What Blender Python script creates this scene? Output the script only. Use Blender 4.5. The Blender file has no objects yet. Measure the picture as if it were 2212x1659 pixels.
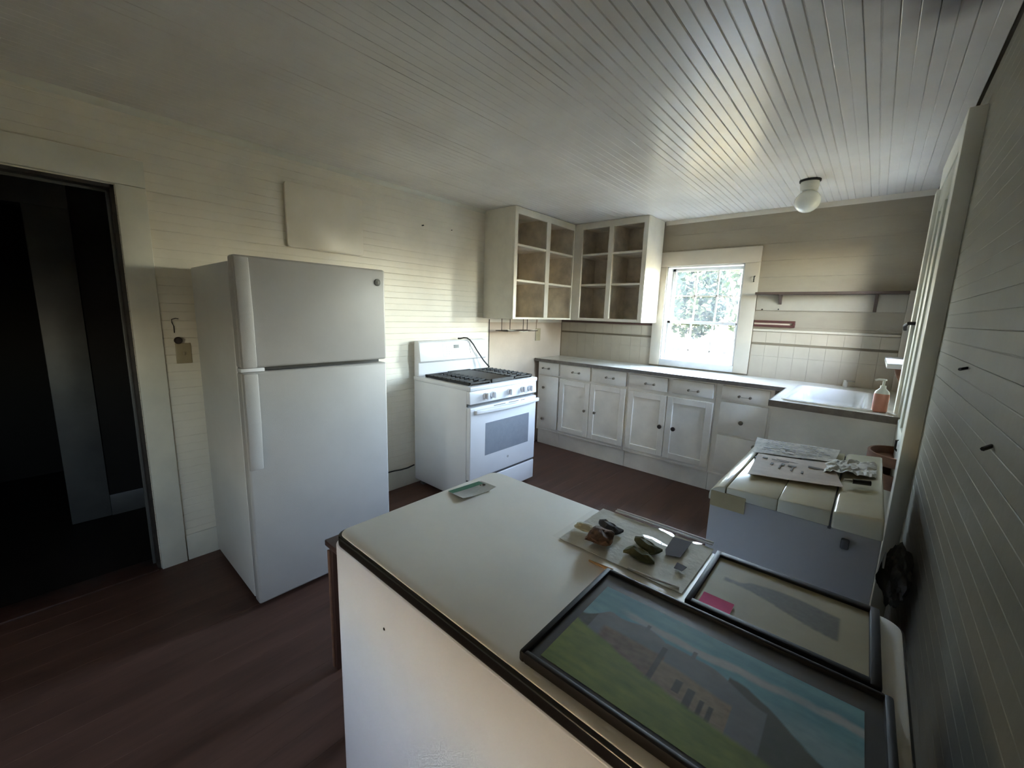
import bpy, bmesh, math, random
from mathutils import Vector, Matrix, noise as mnoise

S = bpy.context.scene
COL = S.collection
random.seed(7)

# ------------------------------------------------------------------ camera, sky, sun, portals, exposure
CAM = Vector((2.812, 0.0, 1.46))
cd = bpy.data.cameras.new('camera')
cd.sensor_width = 36.0
cd.lens = 14.485
cd.clip_start = 0.02
cam = bpy.data.objects.new('camera', cd)
R = Matrix(((0.7512, 0.6594, 0.0304), (-0.1345, 0.1078, 0.9850), (0.6463, -0.7440, 0.1705)))  # right, up, back
cam.matrix_world = Matrix.Translation(CAM) @ R.transposed().to_4x4()
COL.objects.link(cam)
S.camera = cam

world = bpy.data.worlds.new('world')
S.world = world
world.use_nodes = True
wn = world.node_tree.nodes
wn.clear()
w_out = wn.new('ShaderNodeOutputWorld')
w_bg = wn.new('ShaderNodeBackground')
w_sky = wn.new('ShaderNodeTexSky')
w_sky.sky_type = 'NISHITA'
w_sky.sun_disc = False
w_sky.sun_elevation = math.radians(48)
w_sky.sun_rotation = math.radians(215)
w_sky.air_density = 1.0
w_sky.dust_density = 2.0
w_sky.ozone_density = 2.0
w_bg.inputs['Strength'].default_value = 1.0
w_tint = wn.new('ShaderNodeMix')      # the camera's warm white balance, the same for the whole sky
w_tint.data_type = 'RGBA'
w_tint.blend_type = 'MULTIPLY'
w_tint.inputs['Factor'].default_value = 1.0
w_tint.inputs['B'].default_value = (1.15, 0.99, 0.81, 1)
world.node_tree.links.new(w_sky.outputs[0], w_tint.inputs['A'])
world.node_tree.links.new(w_tint.outputs['Result'], w_bg.inputs[0])
world.node_tree.links.new(w_bg.outputs[0], w_out.inputs[0])

sun_d = bpy.data.lights.new('sun', 'SUN')
sun_d.energy = 4.0
sun_d.angle = math.radians(1.0)
sun_d.color = (1.0, 0.93, 0.80)
sun = bpy.data.objects.new('sun', sun_d)
COL.objects.link(sun)
# sunlight comes from behind the house on the hall side (from -x, -y), so it enters none of the openings
sdir = Vector((0.55, 0.55, -0.95)).normalized()
sun.rotation_euler = sdir.to_track_quat('-Z', 'Y').to_euler()


def portal(name, loc, rot, sx, sy):
    d = bpy.data.lights.new(name, 'AREA')
    d.shape = 'RECTANGLE'
    d.size = sx
    d.size_y = sy
    d.cycles.is_portal = True
    o = bpy.data.objects.new(name, d)
    o.location = loc
    o.rotation_euler = rot
    COL.objects.link(o)


portal('window_portal', (1.552, 4.30, 1.45), (math.radians(-90), 0, 0), 0.74, 1.1)
portal('window_portal', (3.20, 3.42, 1.67), (0, math.radians(90), 0), 0.95, 0.42)
portal('window_portal', (2.06, -1.80, 0.88), (math.radians(90), 0, 0), 0.34, 0.44)  # sky portal for the added rear window
portal('window_portal', (3.20, -0.94, 1.32), (0, math.radians(90), 0), 0.46, 0.34)  # sky portal for the added right-wall window

VS = S.view_settings
S.display_settings.display_device = 'sRGB'
VS.view_transform = 'Standard'
VS.look = 'None'
VS.exposure = 5.05
VS.gamma = 1.0
VS.use_curve_mapping = False
try:
    S.cycles.use_denoising = True
    S.cycles.max_bounces = 16
    S.cycles.diffuse_bounces = 10
    S.cycles.transparent_max_bounces = 16
    S.cycles.sample_clamp_indirect = 10.0
    S.cycles.caustics_reflective = False
    S.cycles.caustics_refractive = False
except Exception:
    pass

# ------------------------------------------------------------------ dimensions
CZ = 2.365      # ceiling
YB = 4.10       # back wall
XR = 3.01       # right wall
YF = -1.60      # wall behind the camera


# ------------------------------------------------------------------ materials
def new_mat(name):
    m = bpy.data.materials.new(name)
    m.use_nodes = True
    nt = m.node_tree
    return m, nt, nt.nodes['Principled BSDF']


def paint(name, col, rough=0.5, var=0.10, scale=3.0, bump=0.0, bscale=60.0, spec=0.5, col2=None, metal=0.0,
          stretch=(1, 1, 1), rvar=0.0, coat=0.0):
    """mottled paint: two scales of noise between col and a slightly dirtier tone"""
    m, nt, b = new_mat(name)
    N, L = nt.nodes, nt.links
    geo = N.new('ShaderNodeNewGeometry')
    mp = N.new('ShaderNodeMapping')
    mp.inputs['Scale'].default_value = stretch
    L.new(geo.outputs['Position'], mp.inputs['Vector'])
    n1 = N.new('ShaderNodeTexNoise')
    n1.inputs['Scale'].default_value = scale
    n1.inputs['Detail'].default_value = 5.0
    n1.inputs['Roughness'].default_value = 0.6
    L.new(mp.outputs[0], n1.inputs['Vector'])
    ramp = N.new('ShaderNodeValToRGB')
    c2 = col2 if col2 else tuple(c * (1 - var * 2.2) for c in col)
    ramp.color_ramp.elements[0].position = 0.32
    ramp.color_ramp.elements[1].position = 0.68
    ramp.color_ramp.elements[0].color = (*c2, 1)
    ramp.color_ramp.elements[1].color = (*col, 1)
    L.new(n1.outputs['Fac'], ramp.inputs['Fac'])
    L.new(ramp.outputs['Color'], b.inputs['Base Color'])
    b.inputs['Roughness'].default_value = rough
    b.inputs['Specular IOR Level'].default_value = spec
    b.inputs['Metallic'].default_value = metal
    b.inputs['Coat Weight'].default_value = coat
    if rvar:
        mr = N.new('ShaderNodeMapRange')
        mr.inputs['To Min'].default_value = rough - rvar
        mr.inputs['To Max'].default_value = rough + rvar
        L.new(n1.outputs['Fac'], mr.inputs['Value'])
        L.new(mr.outputs[0], b.inputs['Roughness'])
    if bump:
        n2 = N.new('ShaderNodeTexNoise')
        n2.inputs['Scale'].default_value = bscale
        n2.inputs['Detail'].default_value = 3.0
        L.new(mp.outputs[0], n2.inputs['Vector'])
        bp = N.new('ShaderNodeBump')
        bp.inputs['Strength'].default_value = bump
        bp.inputs['Distance'].default_value = 0.004
        L.new(n2.outputs['Fac'], bp.inputs['Height'])
        L.new(bp.outputs[0], b.inputs['Normal'])
    return m


def plain(name, col, rough=0.5, spec=0.5, metal=0.0, coat=0.0):
    return paint(name, col, rough, 0.04, 25.0, 0.0, spec=spec, metal=metal, coat=coat)


def glass_mat(name, dirt=0.10, dirtcol=(0.85, 0.9, 0.95), ior=1.45, graz=1.0):
    m = bpy.data.materials.new(name)
    m.use_nodes = True
    nt = m.node_tree
    nt.nodes.clear()
    N, L = nt.nodes, nt.links
    out = N.new('ShaderNodeOutputMaterial')
    tr = N.new('ShaderNodeBsdfTransparent')
    gl = N.new('ShaderNodeBsdfGlossy')
    gl.inputs['Roughness'].default_value = 0.02
    df = N.new('ShaderNodeBsdfTranslucent')
    df.inputs['Color'].default_value = (*dirtcol, 1)
    lw = N.new('ShaderNodeLayerWeight')
    lw.inputs['Blend'].default_value = 0.5
    pw5 = N.new('ShaderNodeMath')
    pw5.operation = 'POWER'
    pw5.inputs[1].default_value = 5.0
    L.new(lw.outputs['Facing'], pw5.inputs[0])
    fr = N.new('ShaderNodeMath')
    fr.operation = 'MULTIPLY_ADD'
    f0 = ((ior - 1) / (ior + 1)) ** 2
    fr.inputs[1].default_value = (1 - f0) * graz
    fr.inputs[2].default_value = f0
    L.new(pw5.outputs[0], fr.inputs[0])
    nz = N.new('ShaderNodeTexNoise')
    nz.inputs['Scale'].default_value = 7.0
    nz.inputs['Detail'].default_value = 6.0
    geo = N.new('ShaderNodeNewGeometry')
    L.new(geo.outputs['Position'], nz.inputs['Vector'])
    mr = N.new('ShaderNodeMapRange')
    mr.inputs['From Min'].default_value = 0.35
    mr.inputs['From Max'].default_value = 0.75
    mr.inputs['To Min'].default_value = dirt * 0.6
    mr.inputs['To Max'].default_value = dirt * 1.5
    L.new(nz.outputs['Fac'], mr.inputs['Value'])
    m1 = N.new('ShaderNodeMixShader')
    L.new(mr.outputs[0], m1.inputs[0])
    L.new(tr.outputs[0], m1.inputs[1])
    L.new(df.outputs[0], m1.inputs[2])
    m2 = N.new('ShaderNodeMixShader')
    L.new(fr.outputs[0], m2.inputs[0])
    L.new(m1.outputs[0], m2.inputs[1])
    L.new(gl.outputs[0], m2.inputs[2])
    L.new(m2.outputs[0], out.inputs[0])
    return m


def ceiling_mat():
    """semi-gloss paint with a dark soft-edged patch near the right wall and old hairline grime"""
    m = paint('ceiling_gloss_paint', (0.75, 0.71, 0.665), 0.25, 0.05, 2.2, 0.06, 18.0, spec=0.17, rvar=0.05)
    nt = m.node_tree
    N, L = nt.nodes, nt.links
    b = N['Principled BSDF']
    base = b.inputs['Base Color'].links[0].from_socket
    geo = N.new('ShaderNodeNewGeometry')
    sub = N.new('ShaderNodeVectorMath')
    sub.operation = 'SUBTRACT'
    sub.inputs[1].default_value = (2.93, 1.62, CZ)
    L.new(geo.outputs['Position'], sub.inputs[0])
    scl = N.new('ShaderNodeVectorMath')
    scl.operation = 'MULTIPLY'
    scl.inputs[1].default_value = (1.0, 1.0, 0.0)
    L.new(sub.outputs[0], scl.inputs[0])
    ln = N.new('ShaderNodeVectorMath')
    ln.operation = 'LENGTH'
    L.new(scl.outputs[0], ln.inputs[0])
    nz = N.new('ShaderNodeTexNoise')
    nz.inputs['Scale'].default_value = 5.0
    L.new(geo.outputs['Position'], nz.inputs['Vector'])
    add = N.new('ShaderNodeMath')
    add.operation = 'MULTIPLY_ADD'
    add.inputs[1].default_value = 0.22
    L.new(nz.outputs['Fac'], add.inputs[0])
    L.new(ln.outputs['Value'], add.inputs[2])
    mr = N.new('ShaderNodeMapRange')
    mr.interpolation_type = 'SMOOTHSTEP'
    mr.inputs['From Min'].default_value = 0.20
    mr.inputs['From Max'].default_value = 0.48
    mr.inputs['To Min'].default_value = 0.93
    mr.inputs['To Max'].default_value = 0.0
    L.new(add.outputs[0], mr.inputs['Value'])
    mix = N.new('ShaderNodeMix')
    mix.data_type = 'RGBA'
    mix.inputs['B'].default_value = (0.085, 0.062, 0.065, 1)  # dark brown-grey tone of the patch, fading outwards
    L.new(mr.outputs[0], mix.inputs['Factor'])
    L.new(base, mix.inputs['A'])
    L.new(mix.outputs['Result'], b.inputs['Base Color'])
    return m


def wood(name, c1, c2, rough=0.4, axis='Y', scale=6.0, spec=0.5, bump=0.15):
    st = {'X': (0.12, 1, 1), 'Y': (1, 0.12, 1), 'Z': (1, 1, 0.12)}[axis]
    return paint(name, c1, rough, 0.1, scale * 4, bump, 40.0, spec=spec, col2=c2, stretch=st, rvar=0.08)


M = {}
M['ceil'] = ceiling_mat()
M['wall_cream'] = paint('cream_wall_paint', (0.82, 0.77, 0.66), 0.34, 0.06, 2.5, 0.15, 25, spec=0.5, rvar=0.06)
M['wall_beige'] = paint('beige_wall_paint', (0.31, 0.265, 0.20), 0.6, 0.07, 2.5, 0.15, 25, spec=0.2, stretch=(1, 1, 3))
M['tileboard'] = paint('painted_tileboard', (0.42, 0.365, 0.285), 0.45, 0.07, 3.0, 0.05, 25, spec=0.3)
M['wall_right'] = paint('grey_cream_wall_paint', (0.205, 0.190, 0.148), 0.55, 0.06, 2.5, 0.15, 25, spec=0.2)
M['plaster'] = paint('pinkish_plaster_paint', (0.57, 0.465, 0.365), 0.55, 0.07, 3.0, 0.1, 20, spec=0.35)
M['trim'] = paint('off_white_trim_paint', (0.72, 0.70, 0.61), 0.4, 0.06, 4.0, 0.1, 30)
M['trim_beige'] = paint('beige_trim_paint', (0.52, 0.465, 0.375), 0.42, 0.06, 4.0, 0.1, 30)
M['trim_white'] = paint('bright_white_sash_paint', (0.58, 0.575, 0.56), 0.4, 0.04, 6.0)
M['door_paint'] = paint('grey_green_door_paint', (0.50, 0.51, 0.44), 0.38, 0.06, 4.0, 0.1, 30)
M['groove'] = plain('groove_grime', (0.16, 0.13, 0.09), 0.8, 0.2)
M['floor'] = wood('red_brown_floor_paint', (0.115, 0.058, 0.042), (0.065, 0.034, 0.025), 0.5, 'Y', 3.0, 0.3)
M['floor_gap'] = plain('floor_gap_dirt', (0.02, 0.012, 0.009), 0.9, 0.1)
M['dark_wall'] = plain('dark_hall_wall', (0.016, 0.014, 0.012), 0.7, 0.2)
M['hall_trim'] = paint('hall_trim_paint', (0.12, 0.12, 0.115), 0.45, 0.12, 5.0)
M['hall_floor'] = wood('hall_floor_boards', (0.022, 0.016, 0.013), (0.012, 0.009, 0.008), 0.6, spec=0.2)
M['jamb'] = paint('dark_stained_jamb', (0.055, 0.045, 0.038), 0.45, 0.3, 9.0)
M['cab'] = paint('cabinet_cream_paint', (0.84, 0.81, 0.74), 0.40, 0.07, 5.0, 0.1, 30, rvar=0.06)
M['cab_white'] = paint('upper_cabinet_paint', (0.74, 0.69, 0.58), 0.42, 0.07, 5.0, 0.1, 30)
M['cab_in'] = paint('bare_cabinet_interior', (0.82, 0.735, 0.61), 0.75, 0.16, 7.0, 0.15, 30, spec=0.2)
M['counter'] = paint('pale_laminate', (0.68, 0.67, 0.60), 0.22, 0.05, 6.0, spec=0.6, rvar=0.05)
M['edge_metal'] = paint('dull_metal_edging', (0.17, 0.155, 0.135), 0.45, 0.2, 20.0, metal=0.5)
M['enamel'] = paint('white_enamel', (0.80, 0.80, 0.82), 0.22, 0.02, 5.0, spec=0.5, coat=0.15)
M['enamel_sink'] = paint('sink_enamel', (0.74, 0.74, 0.72), 0.15, 0.04, 8.0, spec=0.6, coat=0.3)
M['enamel_top'] = paint('ivory_enamel_top', (0.84, 0.82, 0.76), 0.50, 0.03, 5.0, spec=0.5)
M['enamel_body'] = paint('white_enamel_body', (0.72, 0.75, 0.84), 0.30, 0.03, 4.0, spec=0.5)
M['fridge'] = paint('textured_fridge_white_darkened', (0.48, 0.465, 0.45), 0.36, 0.03, 5.0, 0.12, 420, spec=0.5)  # door white darkened to offset strong window light; sides share this white
M['black_gloss'] = plain('black_gloss', (0.012, 0.012, 0.011), 0.22, 0.5)
M['black_iron'] = paint('black_cast_iron', (0.018, 0.017, 0.016), 0.5, 0.2, 30, 0.3, 120, spec=0.4)
M['black_frame'] = paint('black_frame_paint', (0.016, 0.013, 0.013), 0.55, 0.2, 15, spec=0.3)
M['rubber'] = plain('black_rubber', (0.010, 0.010, 0.010), 0.5)
M['gasket'] = plain('grey_gasket', (0.10, 0.10, 0.10), 0.6)
M['badge'] = plain('grey_badge', (0.11, 0.105, 0.10), 0.35, 0.5, 0.4)
M['badge_ring'] = plain('pale_badge_ring', (0.30, 0.30, 0.29), 0.3, 0.5, 0.6)
M['oven_glass'] = plain('blue_grey_oven_glass', (0.27, 0.29, 0.33), 0.12, 0.6, coat=0.3)
M['display'] = plain('dark_display', (0.035, 0.04, 0.04), 0.2)
M['print_grey'] = plain('grey_print', (0.42, 0.42, 0.42), 0.4)
M['bronze'] = plain('tarnished_pull', (0.16, 0.135, 0.10), 0.4, 0.5, 0.6)
M['pale_metal'] = plain('pale_pull_bar', (0.46, 0.44, 0.39), 0.4, 0.5, 0.4)
M['dark_knob'] = plain('dark_brown_knob', (0.035, 0.022, 0.018), 0.35)
M['hinge'] = plain('dark_hinge', (0.10, 0.085, 0.065), 0.5, 0.5, 0.4)
M['washer_top'] = paint('yellowed_cream_plastic', (0.62, 0.60, 0.45), 0.16, 0.05, 5.0, spec=0.6)
M['washer_body'] = paint('grey_white_washer_steel', (0.43, 0.42, 0.405), 0.4, 0.04, 4.0)
M['tape'] = paint('tan_masking_tape', (0.42, 0.34, 0.17), 0.6, 0.06, 12)
M['newsprint'] = paint('newsprint_paper', (0.58, 0.56, 0.49), 0.8, 0.18, 45.0, spec=0.2, stretch=(1, 0.35, 1))
M['manual'] = paint('pinkish_paper', (0.58, 0.49, 0.40), 0.75, 0.08, 22.0, spec=0.2)
M['ink'] = plain('dark_ink', (0.16, 0.14, 0.12), 0.7)
M['pink'] = plain('pink_note_paper', (0.80, 0.085, 0.26), 0.7, 0.2)
M['card_white'] = paint('card_paper', (0.60, 0.61, 0.58), 0.6, 0.06, 40)
M['card_green'] = plain('green_card_print', (0.06, 0.24, 0.15), 0.6)
M['terracotta'] = wood('worn_brown_wood', (0.23, 0.12, 0.075), (0.13, 0.07, 0.05), 0.6, 'Y', 3.0, 0.3)
M['dark_wood'] = wood('dark_stained_wood', (0.075, 0.035, 0.025), (0.035, 0.018, 0.014), 0.4, 'Z', 4.0)
M['bracket'] = plain('dark_brown_bracket', (0.060, 0.036, 0.024), 0.6)
M['rail'] = paint('red_brown_rail', (0.085, 0.028, 0.022), 0.45, 0.15, 20)
M['tan_plate'] = plain('tan_switch_plate', (0.36, 0.30, 0.19), 0.4)
M['nail'] = plain('dark_nail', (0.03, 0.026, 0.022), 0.5, 0.5, 0.5)
M['globe'] = paint('opal_globe_glass', (0.72, 0.72, 0.66), 0.12, 0.03, 8, spec=0.6, coat=0.3)
M['porcelain'] = plain('porcelain_holder', (0.62, 0.62, 0.57), 0.3)
M['soap'] = plain('pink_soap', (0.47, 0.20, 0.135), 0.25)
M['soap_white'] = plain('white_pump_plastic', (0.66, 0.66, 0.58), 0.35)
M['chrome'] = plain('worn_chrome', (0.62, 0.61, 0.57), 0.22, 0.5, 0.9)
M['stone_grey'] = paint('grey_flint', (0.085, 0.085, 0.095), 0.75, 0.2, 40, 0.4, 90, spec=0.2)
M['stone_brown'] = paint('brown_stone', (0.20, 0.125, 0.09), 0.8, 0.25, 60, 0.5, 90, spec=0.2, col2=(0.055, 0.035, 0.028))
M['stone_green'] = paint('olive_green_stone', (0.135, 0.14, 0.075), 0.8, 0.15, 40, 0.4, 90, spec=0.15)
M['stone_pale'] = paint('pale_quartz', (0.66, 0.64, 0.48), 0.7, 0.12, 40, 0.4, 90, spec=0.2)
M['tissue'] = paint('white_paper_towel', (0.86, 0.86, 0.80), 0.85, 0.06, 30, 0.5, 60, spec=0.2)
M['grey_print'] = plain('grey_label_print', (0.17, 0.165, 0.18), 0.9, 0.1)
M['stick'] = wood('orange_brown_stick', (0.46, 0.27, 0.11), (0.36, 0.20, 0.08), 0.5, 'X')
M['cloth'] = paint('dark_grey_cloth', (0.17, 0.155, 0.135), 0.9, 0.3, 18, 0.5, 60, spec=0.1)
M['crumple'] = paint('white_tissue_paper', (0.60, 0.60, 0.55), 0.6, 0.06, 30, 0.4, 40)
M['bark'] = paint('grey_bark', (0.18, 0.15, 0.12), 0.9, 0.2, 8, 0.5, 30)
M['grass'] = paint('dry_summer_grass', (0.052, 0.044, 0.018), 0.9, 0.15, 1.4, spec=0.1, col2=(0.026, 0.025, 0.010))
M['siding'] = plain('outside_siding', (0.5, 0.5, 0.48), 0.7)
M['glass'] = glass_mat('dusty_window_glass', 0.007)
M['film'] = glass_mat('clear_plastic_film', 0.05, (0.8, 0.82, 0.78), 1.25, 0.35)
M['picture_glass'] = M['black_gloss']


def leaf_mat(name, c1, c2):
    m = paint(name, c1, 0.6, 0.1, 0.8, spec=0.2, col2=c2)
    nt = m.node_tree
    N, L = nt.nodes, nt.links
    b = N['Principled BSDF']
    tr = N.new('ShaderNodeBsdfTranslucent')
    src = b.inputs['Base Color'].links[0].from_socket
    L.new(src, tr.inputs['Color'])
    mx = N.new('ShaderNodeMixShader')
    mx.inputs[0].default_value = 0.35
    L.new(b.outputs[0], mx.inputs[1])
    L.new(tr.outputs[0], mx.inputs[2])
    L.new(mx.outputs[0], N['Material Output'].inputs['Surface'])
    return m


M['leaf'] = leaf_mat('green_leaves', (0.012, 0.020, 0.0085), (0.0065, 0.012, 0.0060))


def vcol_mat(name, rough=0.5, spec=0.4, coat=0.0):
    m, nt, b = new_mat(name)
    a = nt.nodes.new('ShaderNodeVertexColor')
    a.layer_name = 'print'
    nt.links.new(a.outputs['Color'], b.inputs['Base Color'])
    b.inputs['Roughness'].default_value = rough
    b.inputs['Specular IOR Level'].default_value = spec
    b.inputs['Coat Weight'].default_value = coat
    b.inputs['Coat Roughness'].default_value = 0.05
    return m


M['print'] = vcol_mat('printed_picture', 0.6, 0.3, 0.10)


# ------------------------------------------------------------------ mesh helpers
class B:
    """collects shapes in world coordinates; mk() turns it into one mesh object"""

    def __init__(self):
        self.bm = bmesh.new()

    def box(self, x0, x1, y0, y1, z0, z1, bev=0.0, seg=2, mtx=None):
        bm = self.bm
        vs = [bm.verts.new((x, y, z)) for x in (x0, x1) for y in (y0, y1) for z in (z0, z1)]
        fs = [(0, 1, 3, 2), (4, 6, 7, 5), (0, 4, 5, 1), (2, 3, 7, 6), (0, 2, 6, 4), (1, 5, 7, 3)]
        faces = [bm.faces.new([vs[i] for i in f]) for f in fs]
        if mtx is not None:
            for v in vs:
                v.co = mtx @ v.co
        if bev > 0:
            es = list({e for f in faces for e in f.edges})
            bmesh.ops.bevel(bm, geom=es, offset=bev, segments=seg, profile=0.5, affect='EDGES', clamp_overlap=True)
        return self

    def prism(self, pts, axis, a, b, bev=0.0, seg=2, mtx=None):
        """2-D outline pts extruded along axis ('X','Y','Z') from a to b; pts are the other two axes in order"""
        bm = self.bm

        def P(p, t):
            if axis == 'X':
                return (t, p[0], p[1])
            if axis == 'Y':
                return (p[0], t, p[1])
            return (p[0], p[1], t)
        A = [bm.verts.new(P(p, a)) for p in pts]
        C = [bm.verts.new(P(p, b)) for p in pts]
        n = len(pts)
        fs = [bm.faces.new(A), bm.faces.new(list(reversed(C)))]
        for i in range(n):
            fs.append(bm.faces.new([A[i], C[i], C[(i + 1) % n], A[(i + 1) % n]]))
        bmesh.ops.recalc_face_normals(bm, faces=fs)
        if mtx is not None:
            for v in A + C:
                v.co = mtx @ v.co
        if bev > 0:
            es = list({e for f in fs for e in f.edges})
            bmesh.ops.bevel(bm, geom=es, offset=bev, segments=seg, profile=0.5, affect='EDGES', clamp_overlap=True)
        return self

    def tube(self, pts, r, n=8, closed=False, caps=True):
        bm = self.bm
        pts = [Vector(p) for p in pts]
        rings = []
        k = len(pts)
        rr = r if isinstance(r, (list, tuple)) else [r] * k
        for i, p in enumerate(pts):
            if closed:
                t = (pts[(i + 1) % k] - pts[i - 1]).normalized()
            else:
                t = (pts[min(i + 1, k - 1)] - pts[max(i - 1, 0)]).normalized()
            ref = Vector((0, 0, 1)) if abs(t.z) < 0.9 else Vector((1, 0, 0))
            u = t.cross(ref).normalized()
            v = t.cross(u).normalized()
            rings.append([bm.verts.new(p + rr[i] * (math.cos(q) * u + math.sin(q) * v))
                          for q in [2 * math.pi * j / n for j in range(n)]])
        m = k if closed else k - 1
        for i in range(m):
            a, b = rings[i], rings[(i + 1) % k]
            for j in range(n):
                bm.faces.new([a[j], a[(j + 1) % n], b[(j + 1) % n], b[j]])
        if caps and not closed:
            bm.faces.new(list(reversed(rings[0])))
            bm.faces.new(rings[-1])
        return self

    def lathe(self, prof, c, axis='Z', n=24, sx=1.0, sy=1.0):
        """prof: list of (radius, height) along axis from centre c"""
        bm = self.bm
        rings = []
        for r, h in prof:
            ring = []
            for j in range(n):
                q = 2 * math.pi * j / n
                a, b = r * math.cos(q) * sx, r * math.sin(q) * sy
                if axis == 'Z':
                    p = (c[0] + a, c[1] + b, c[2] + h)
                elif axis == 'X':
                    p = (c[0] + h, c[1] + a, c[2] + b)
                else:
                    p = (c[0] + b, c[1] + h, c[2] + a)
                ring.append(bm.verts.new(p))
            rings.append(ring)
        for a, b in zip(rings, rings[1:]):
            for j in range(n):
                bm.faces.new([a[j], a[(j + 1) % n], b[(j + 1) % n], b[j]])
        bm.faces.new(list(reversed(rings[0])))
        bm.faces.new(rings[-1])
        return self

    def grid(self, fn, nu, nv, thick=0.0):
        """surface fn(u,v)->(x,y,z), u,v in 0..1; thick adds a second skin below"""
        bm = self.bm
        top = [[bm.verts.new(fn(i / nu, j / nv)) for j in range(nv + 1)] for i in range(nu + 1)]
        for i in range(nu):
            for j in range(nv):
                bm.faces.new([top[i][j], top[i + 1][j], top[i + 1][j + 1], top[i][j + 1]])
        if thick:
            bot = [[bm.verts.new(v.co - Vector((0, 0, thick))) for v in row] for row in top]
            for i in range(nu):
                for j in range(nv):
                    bm.faces.new([bot[i][j], bot[i][j + 1], bot[i + 1][j + 1], bot[i + 1][j]])
            for i in range(nu):
                bm.faces.new([top[i][0], bot[i][0], bot[i + 1][0], top[i + 1][0]])
                bm.faces.new([top[i][nv], top[i + 1][nv], bot[i + 1][nv], bot[i][nv]])
            for j in range(nv):
                bm.faces.new([top[0][j], top[0][j + 1], bot[0][j + 1], bot[0][j]])
                bm.faces.new([top[nu][j], bot[nu][j], bot[nu][j + 1], top[nu][j + 1]])
        return self

    def blob(self, c, s, seed=0, amp=0.25, sub=3, rz=0.0, freq=1.3, flat=None):
        bm = self.bm
        r = bmesh.ops.create_icosphere(bm, subdivisions=sub, radius=1.0)
        cr, sr = math.cos(rz), math.sin(rz)
        for v in r['verts']:
            d = v.co.normalized()
            k = 1 + amp * mnoise.noise(d * freq + Vector((seed * 3.1, seed * 1.7, seed)))
            k += amp * 0.4 * mnoise.noise(d * freq * 3.1 + Vector((seed, seed * 2.7, 5)))
            p = Vector((d.x * s[0] * k, d.y * s[1] * k, d.z * s[2] * k))
            if flat is not None and p.z < flat:
                p.z = flat
            v.co = Vector((c[0] + cr * p.x - sr * p.y, c[1] + sr * p.x + cr * p.y, c[2] + p.z))
        return self


ROOT = {}


def mk(name, b, mat, parent=None, label=None, cat=None, group=None, kind=None, smooth=35, loc=None):
    me = bpy.data.meshes.new(name)
    bm = b.bm
    bmesh.ops.recalc_face_normals(bm, faces=bm.faces[:])
    if parent is not None:
        org = ROOT[parent.name]
    elif loc is not None:
        org = Vector(loc)
    else:
        if bm.verts:
            xs = [v.co.x for v in bm.verts]
            ys = [v.co.y for v in bm.verts]
            zs = [v.co.z for v in bm.verts]
            org = Vector(((min(xs) + max(xs)) / 2, (min(ys) + max(ys)) / 2, min(zs)))
        else:
            org = Vector()
    for v in bm.verts:
        v.co -= org
    bm.to_mesh(me)
    bm.free()
    for m in (mat if isinstance(mat, (list, tuple)) else [mat]):
        me.materials.append(m)
    if smooth:
        for p in me.polygons:
            p.use_smooth = True
        me.set_sharp_from_angle(angle=math.radians(smooth))
    o = bpy.data.objects.new(name, me)
    COL.objects.link(o)
    if parent is not None:
        o.parent = parent
    else:
        o.location = org
    ROOT[o.name] = org
    tag(o, label, cat, group, kind)
    return o


def tag(o, label=None, cat=None, group=None, kind=None):
    if label:
        o['label'] = label
    if cat:
        o['category'] = cat
    if group:
        o['group'] = group
    if kind:
        o['kind'] = kind
    return o


def thing(name, loc, label=None, cat=None, group=None, kind=None):
    o = bpy.data.objects.new(name, None)
    o.empty_display_size = 0.1
    o.location = loc
    COL.objects.link(o)
    ROOT[o.name] = Vector(loc)
    return tag(o, label, cat, group, kind)


def inst(src, name, parent, loc, rot=(0, 0, 0), scale=(1, 1, 1)):
    """another object on the same mesh, placed in its parent's space"""
    o = bpy.data.objects.new(name, src)
    COL.objects.link(o)
    o.parent = parent
    o.location = Vector(loc) - ROOT[parent.name]
    o.rotation_euler = rot
    o.scale = scale
    ROOT[o.name] = ROOT[parent.name]
    return o


# ------------------------------------------------------------------ the room shell
def plank_mesh(name, w, mat, depth=0.004, thick=0.012, bead=True, g=0.0035):
    """beadboard plank of unit length along local X, width along local Y (0..w), face towards +Z at z=0"""
    d = depth
    prof = [(0.0003, -d), (g, 0)]
    if bead:
        h = w / 2
        prof += [(h - g, 0), (h - 0.0006, -d), (h + 0.0006, -d), (h + g, 0)]
    prof += [(w - g, 0), (w - 0.0003, -d)]
    prof = [(w - 0.0003, -thick), (0.0003, -thick)] + prof
    bm = bmesh.new()
    A = [bm.verts.new((0, p[0], p[1])) for p in prof]
    C = [bm.verts.new((1, p[0], p[1])) for p in prof]
    n = len(prof)
    bm.faces.new(A)
    bm.faces.new(list(reversed(C)))
    for i in range(n):
        bm.faces.new([A[i], C[i], C[(i + 1) % n], A[(i + 1) % n]])
    bmesh.ops.recalc_face_normals(bm, faces=bm.faces[:])
    me = bpy.data.meshes.new(name)
    bm.to_mesh(me)
    bm.free()
    me.materials.append(mat)
    return me


def lay(me, parent, origin, xdir, ydir, zdir, length, tilt=0.0, name='plank'):
    """place a plank mesh: local X->xdir (scaled to length), Y->ydir, Z->zdir (out of the surface)"""
    o = bpy.data.objects.new(name, me)
    COL.objects.link(o)
    o.parent = parent
    m = Matrix((Vector(xdir), Vector(ydir), Vector(zdir))).transposed()
    if tilt:
        m = m @ Matrix.Rotation(tilt, 3, 'X')
    o.rotation_euler = m.to_euler()
    o.scale = (length, 1, 1)
    o.location = Vector(origin) - ROOT[parent.name]
    return o


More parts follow.
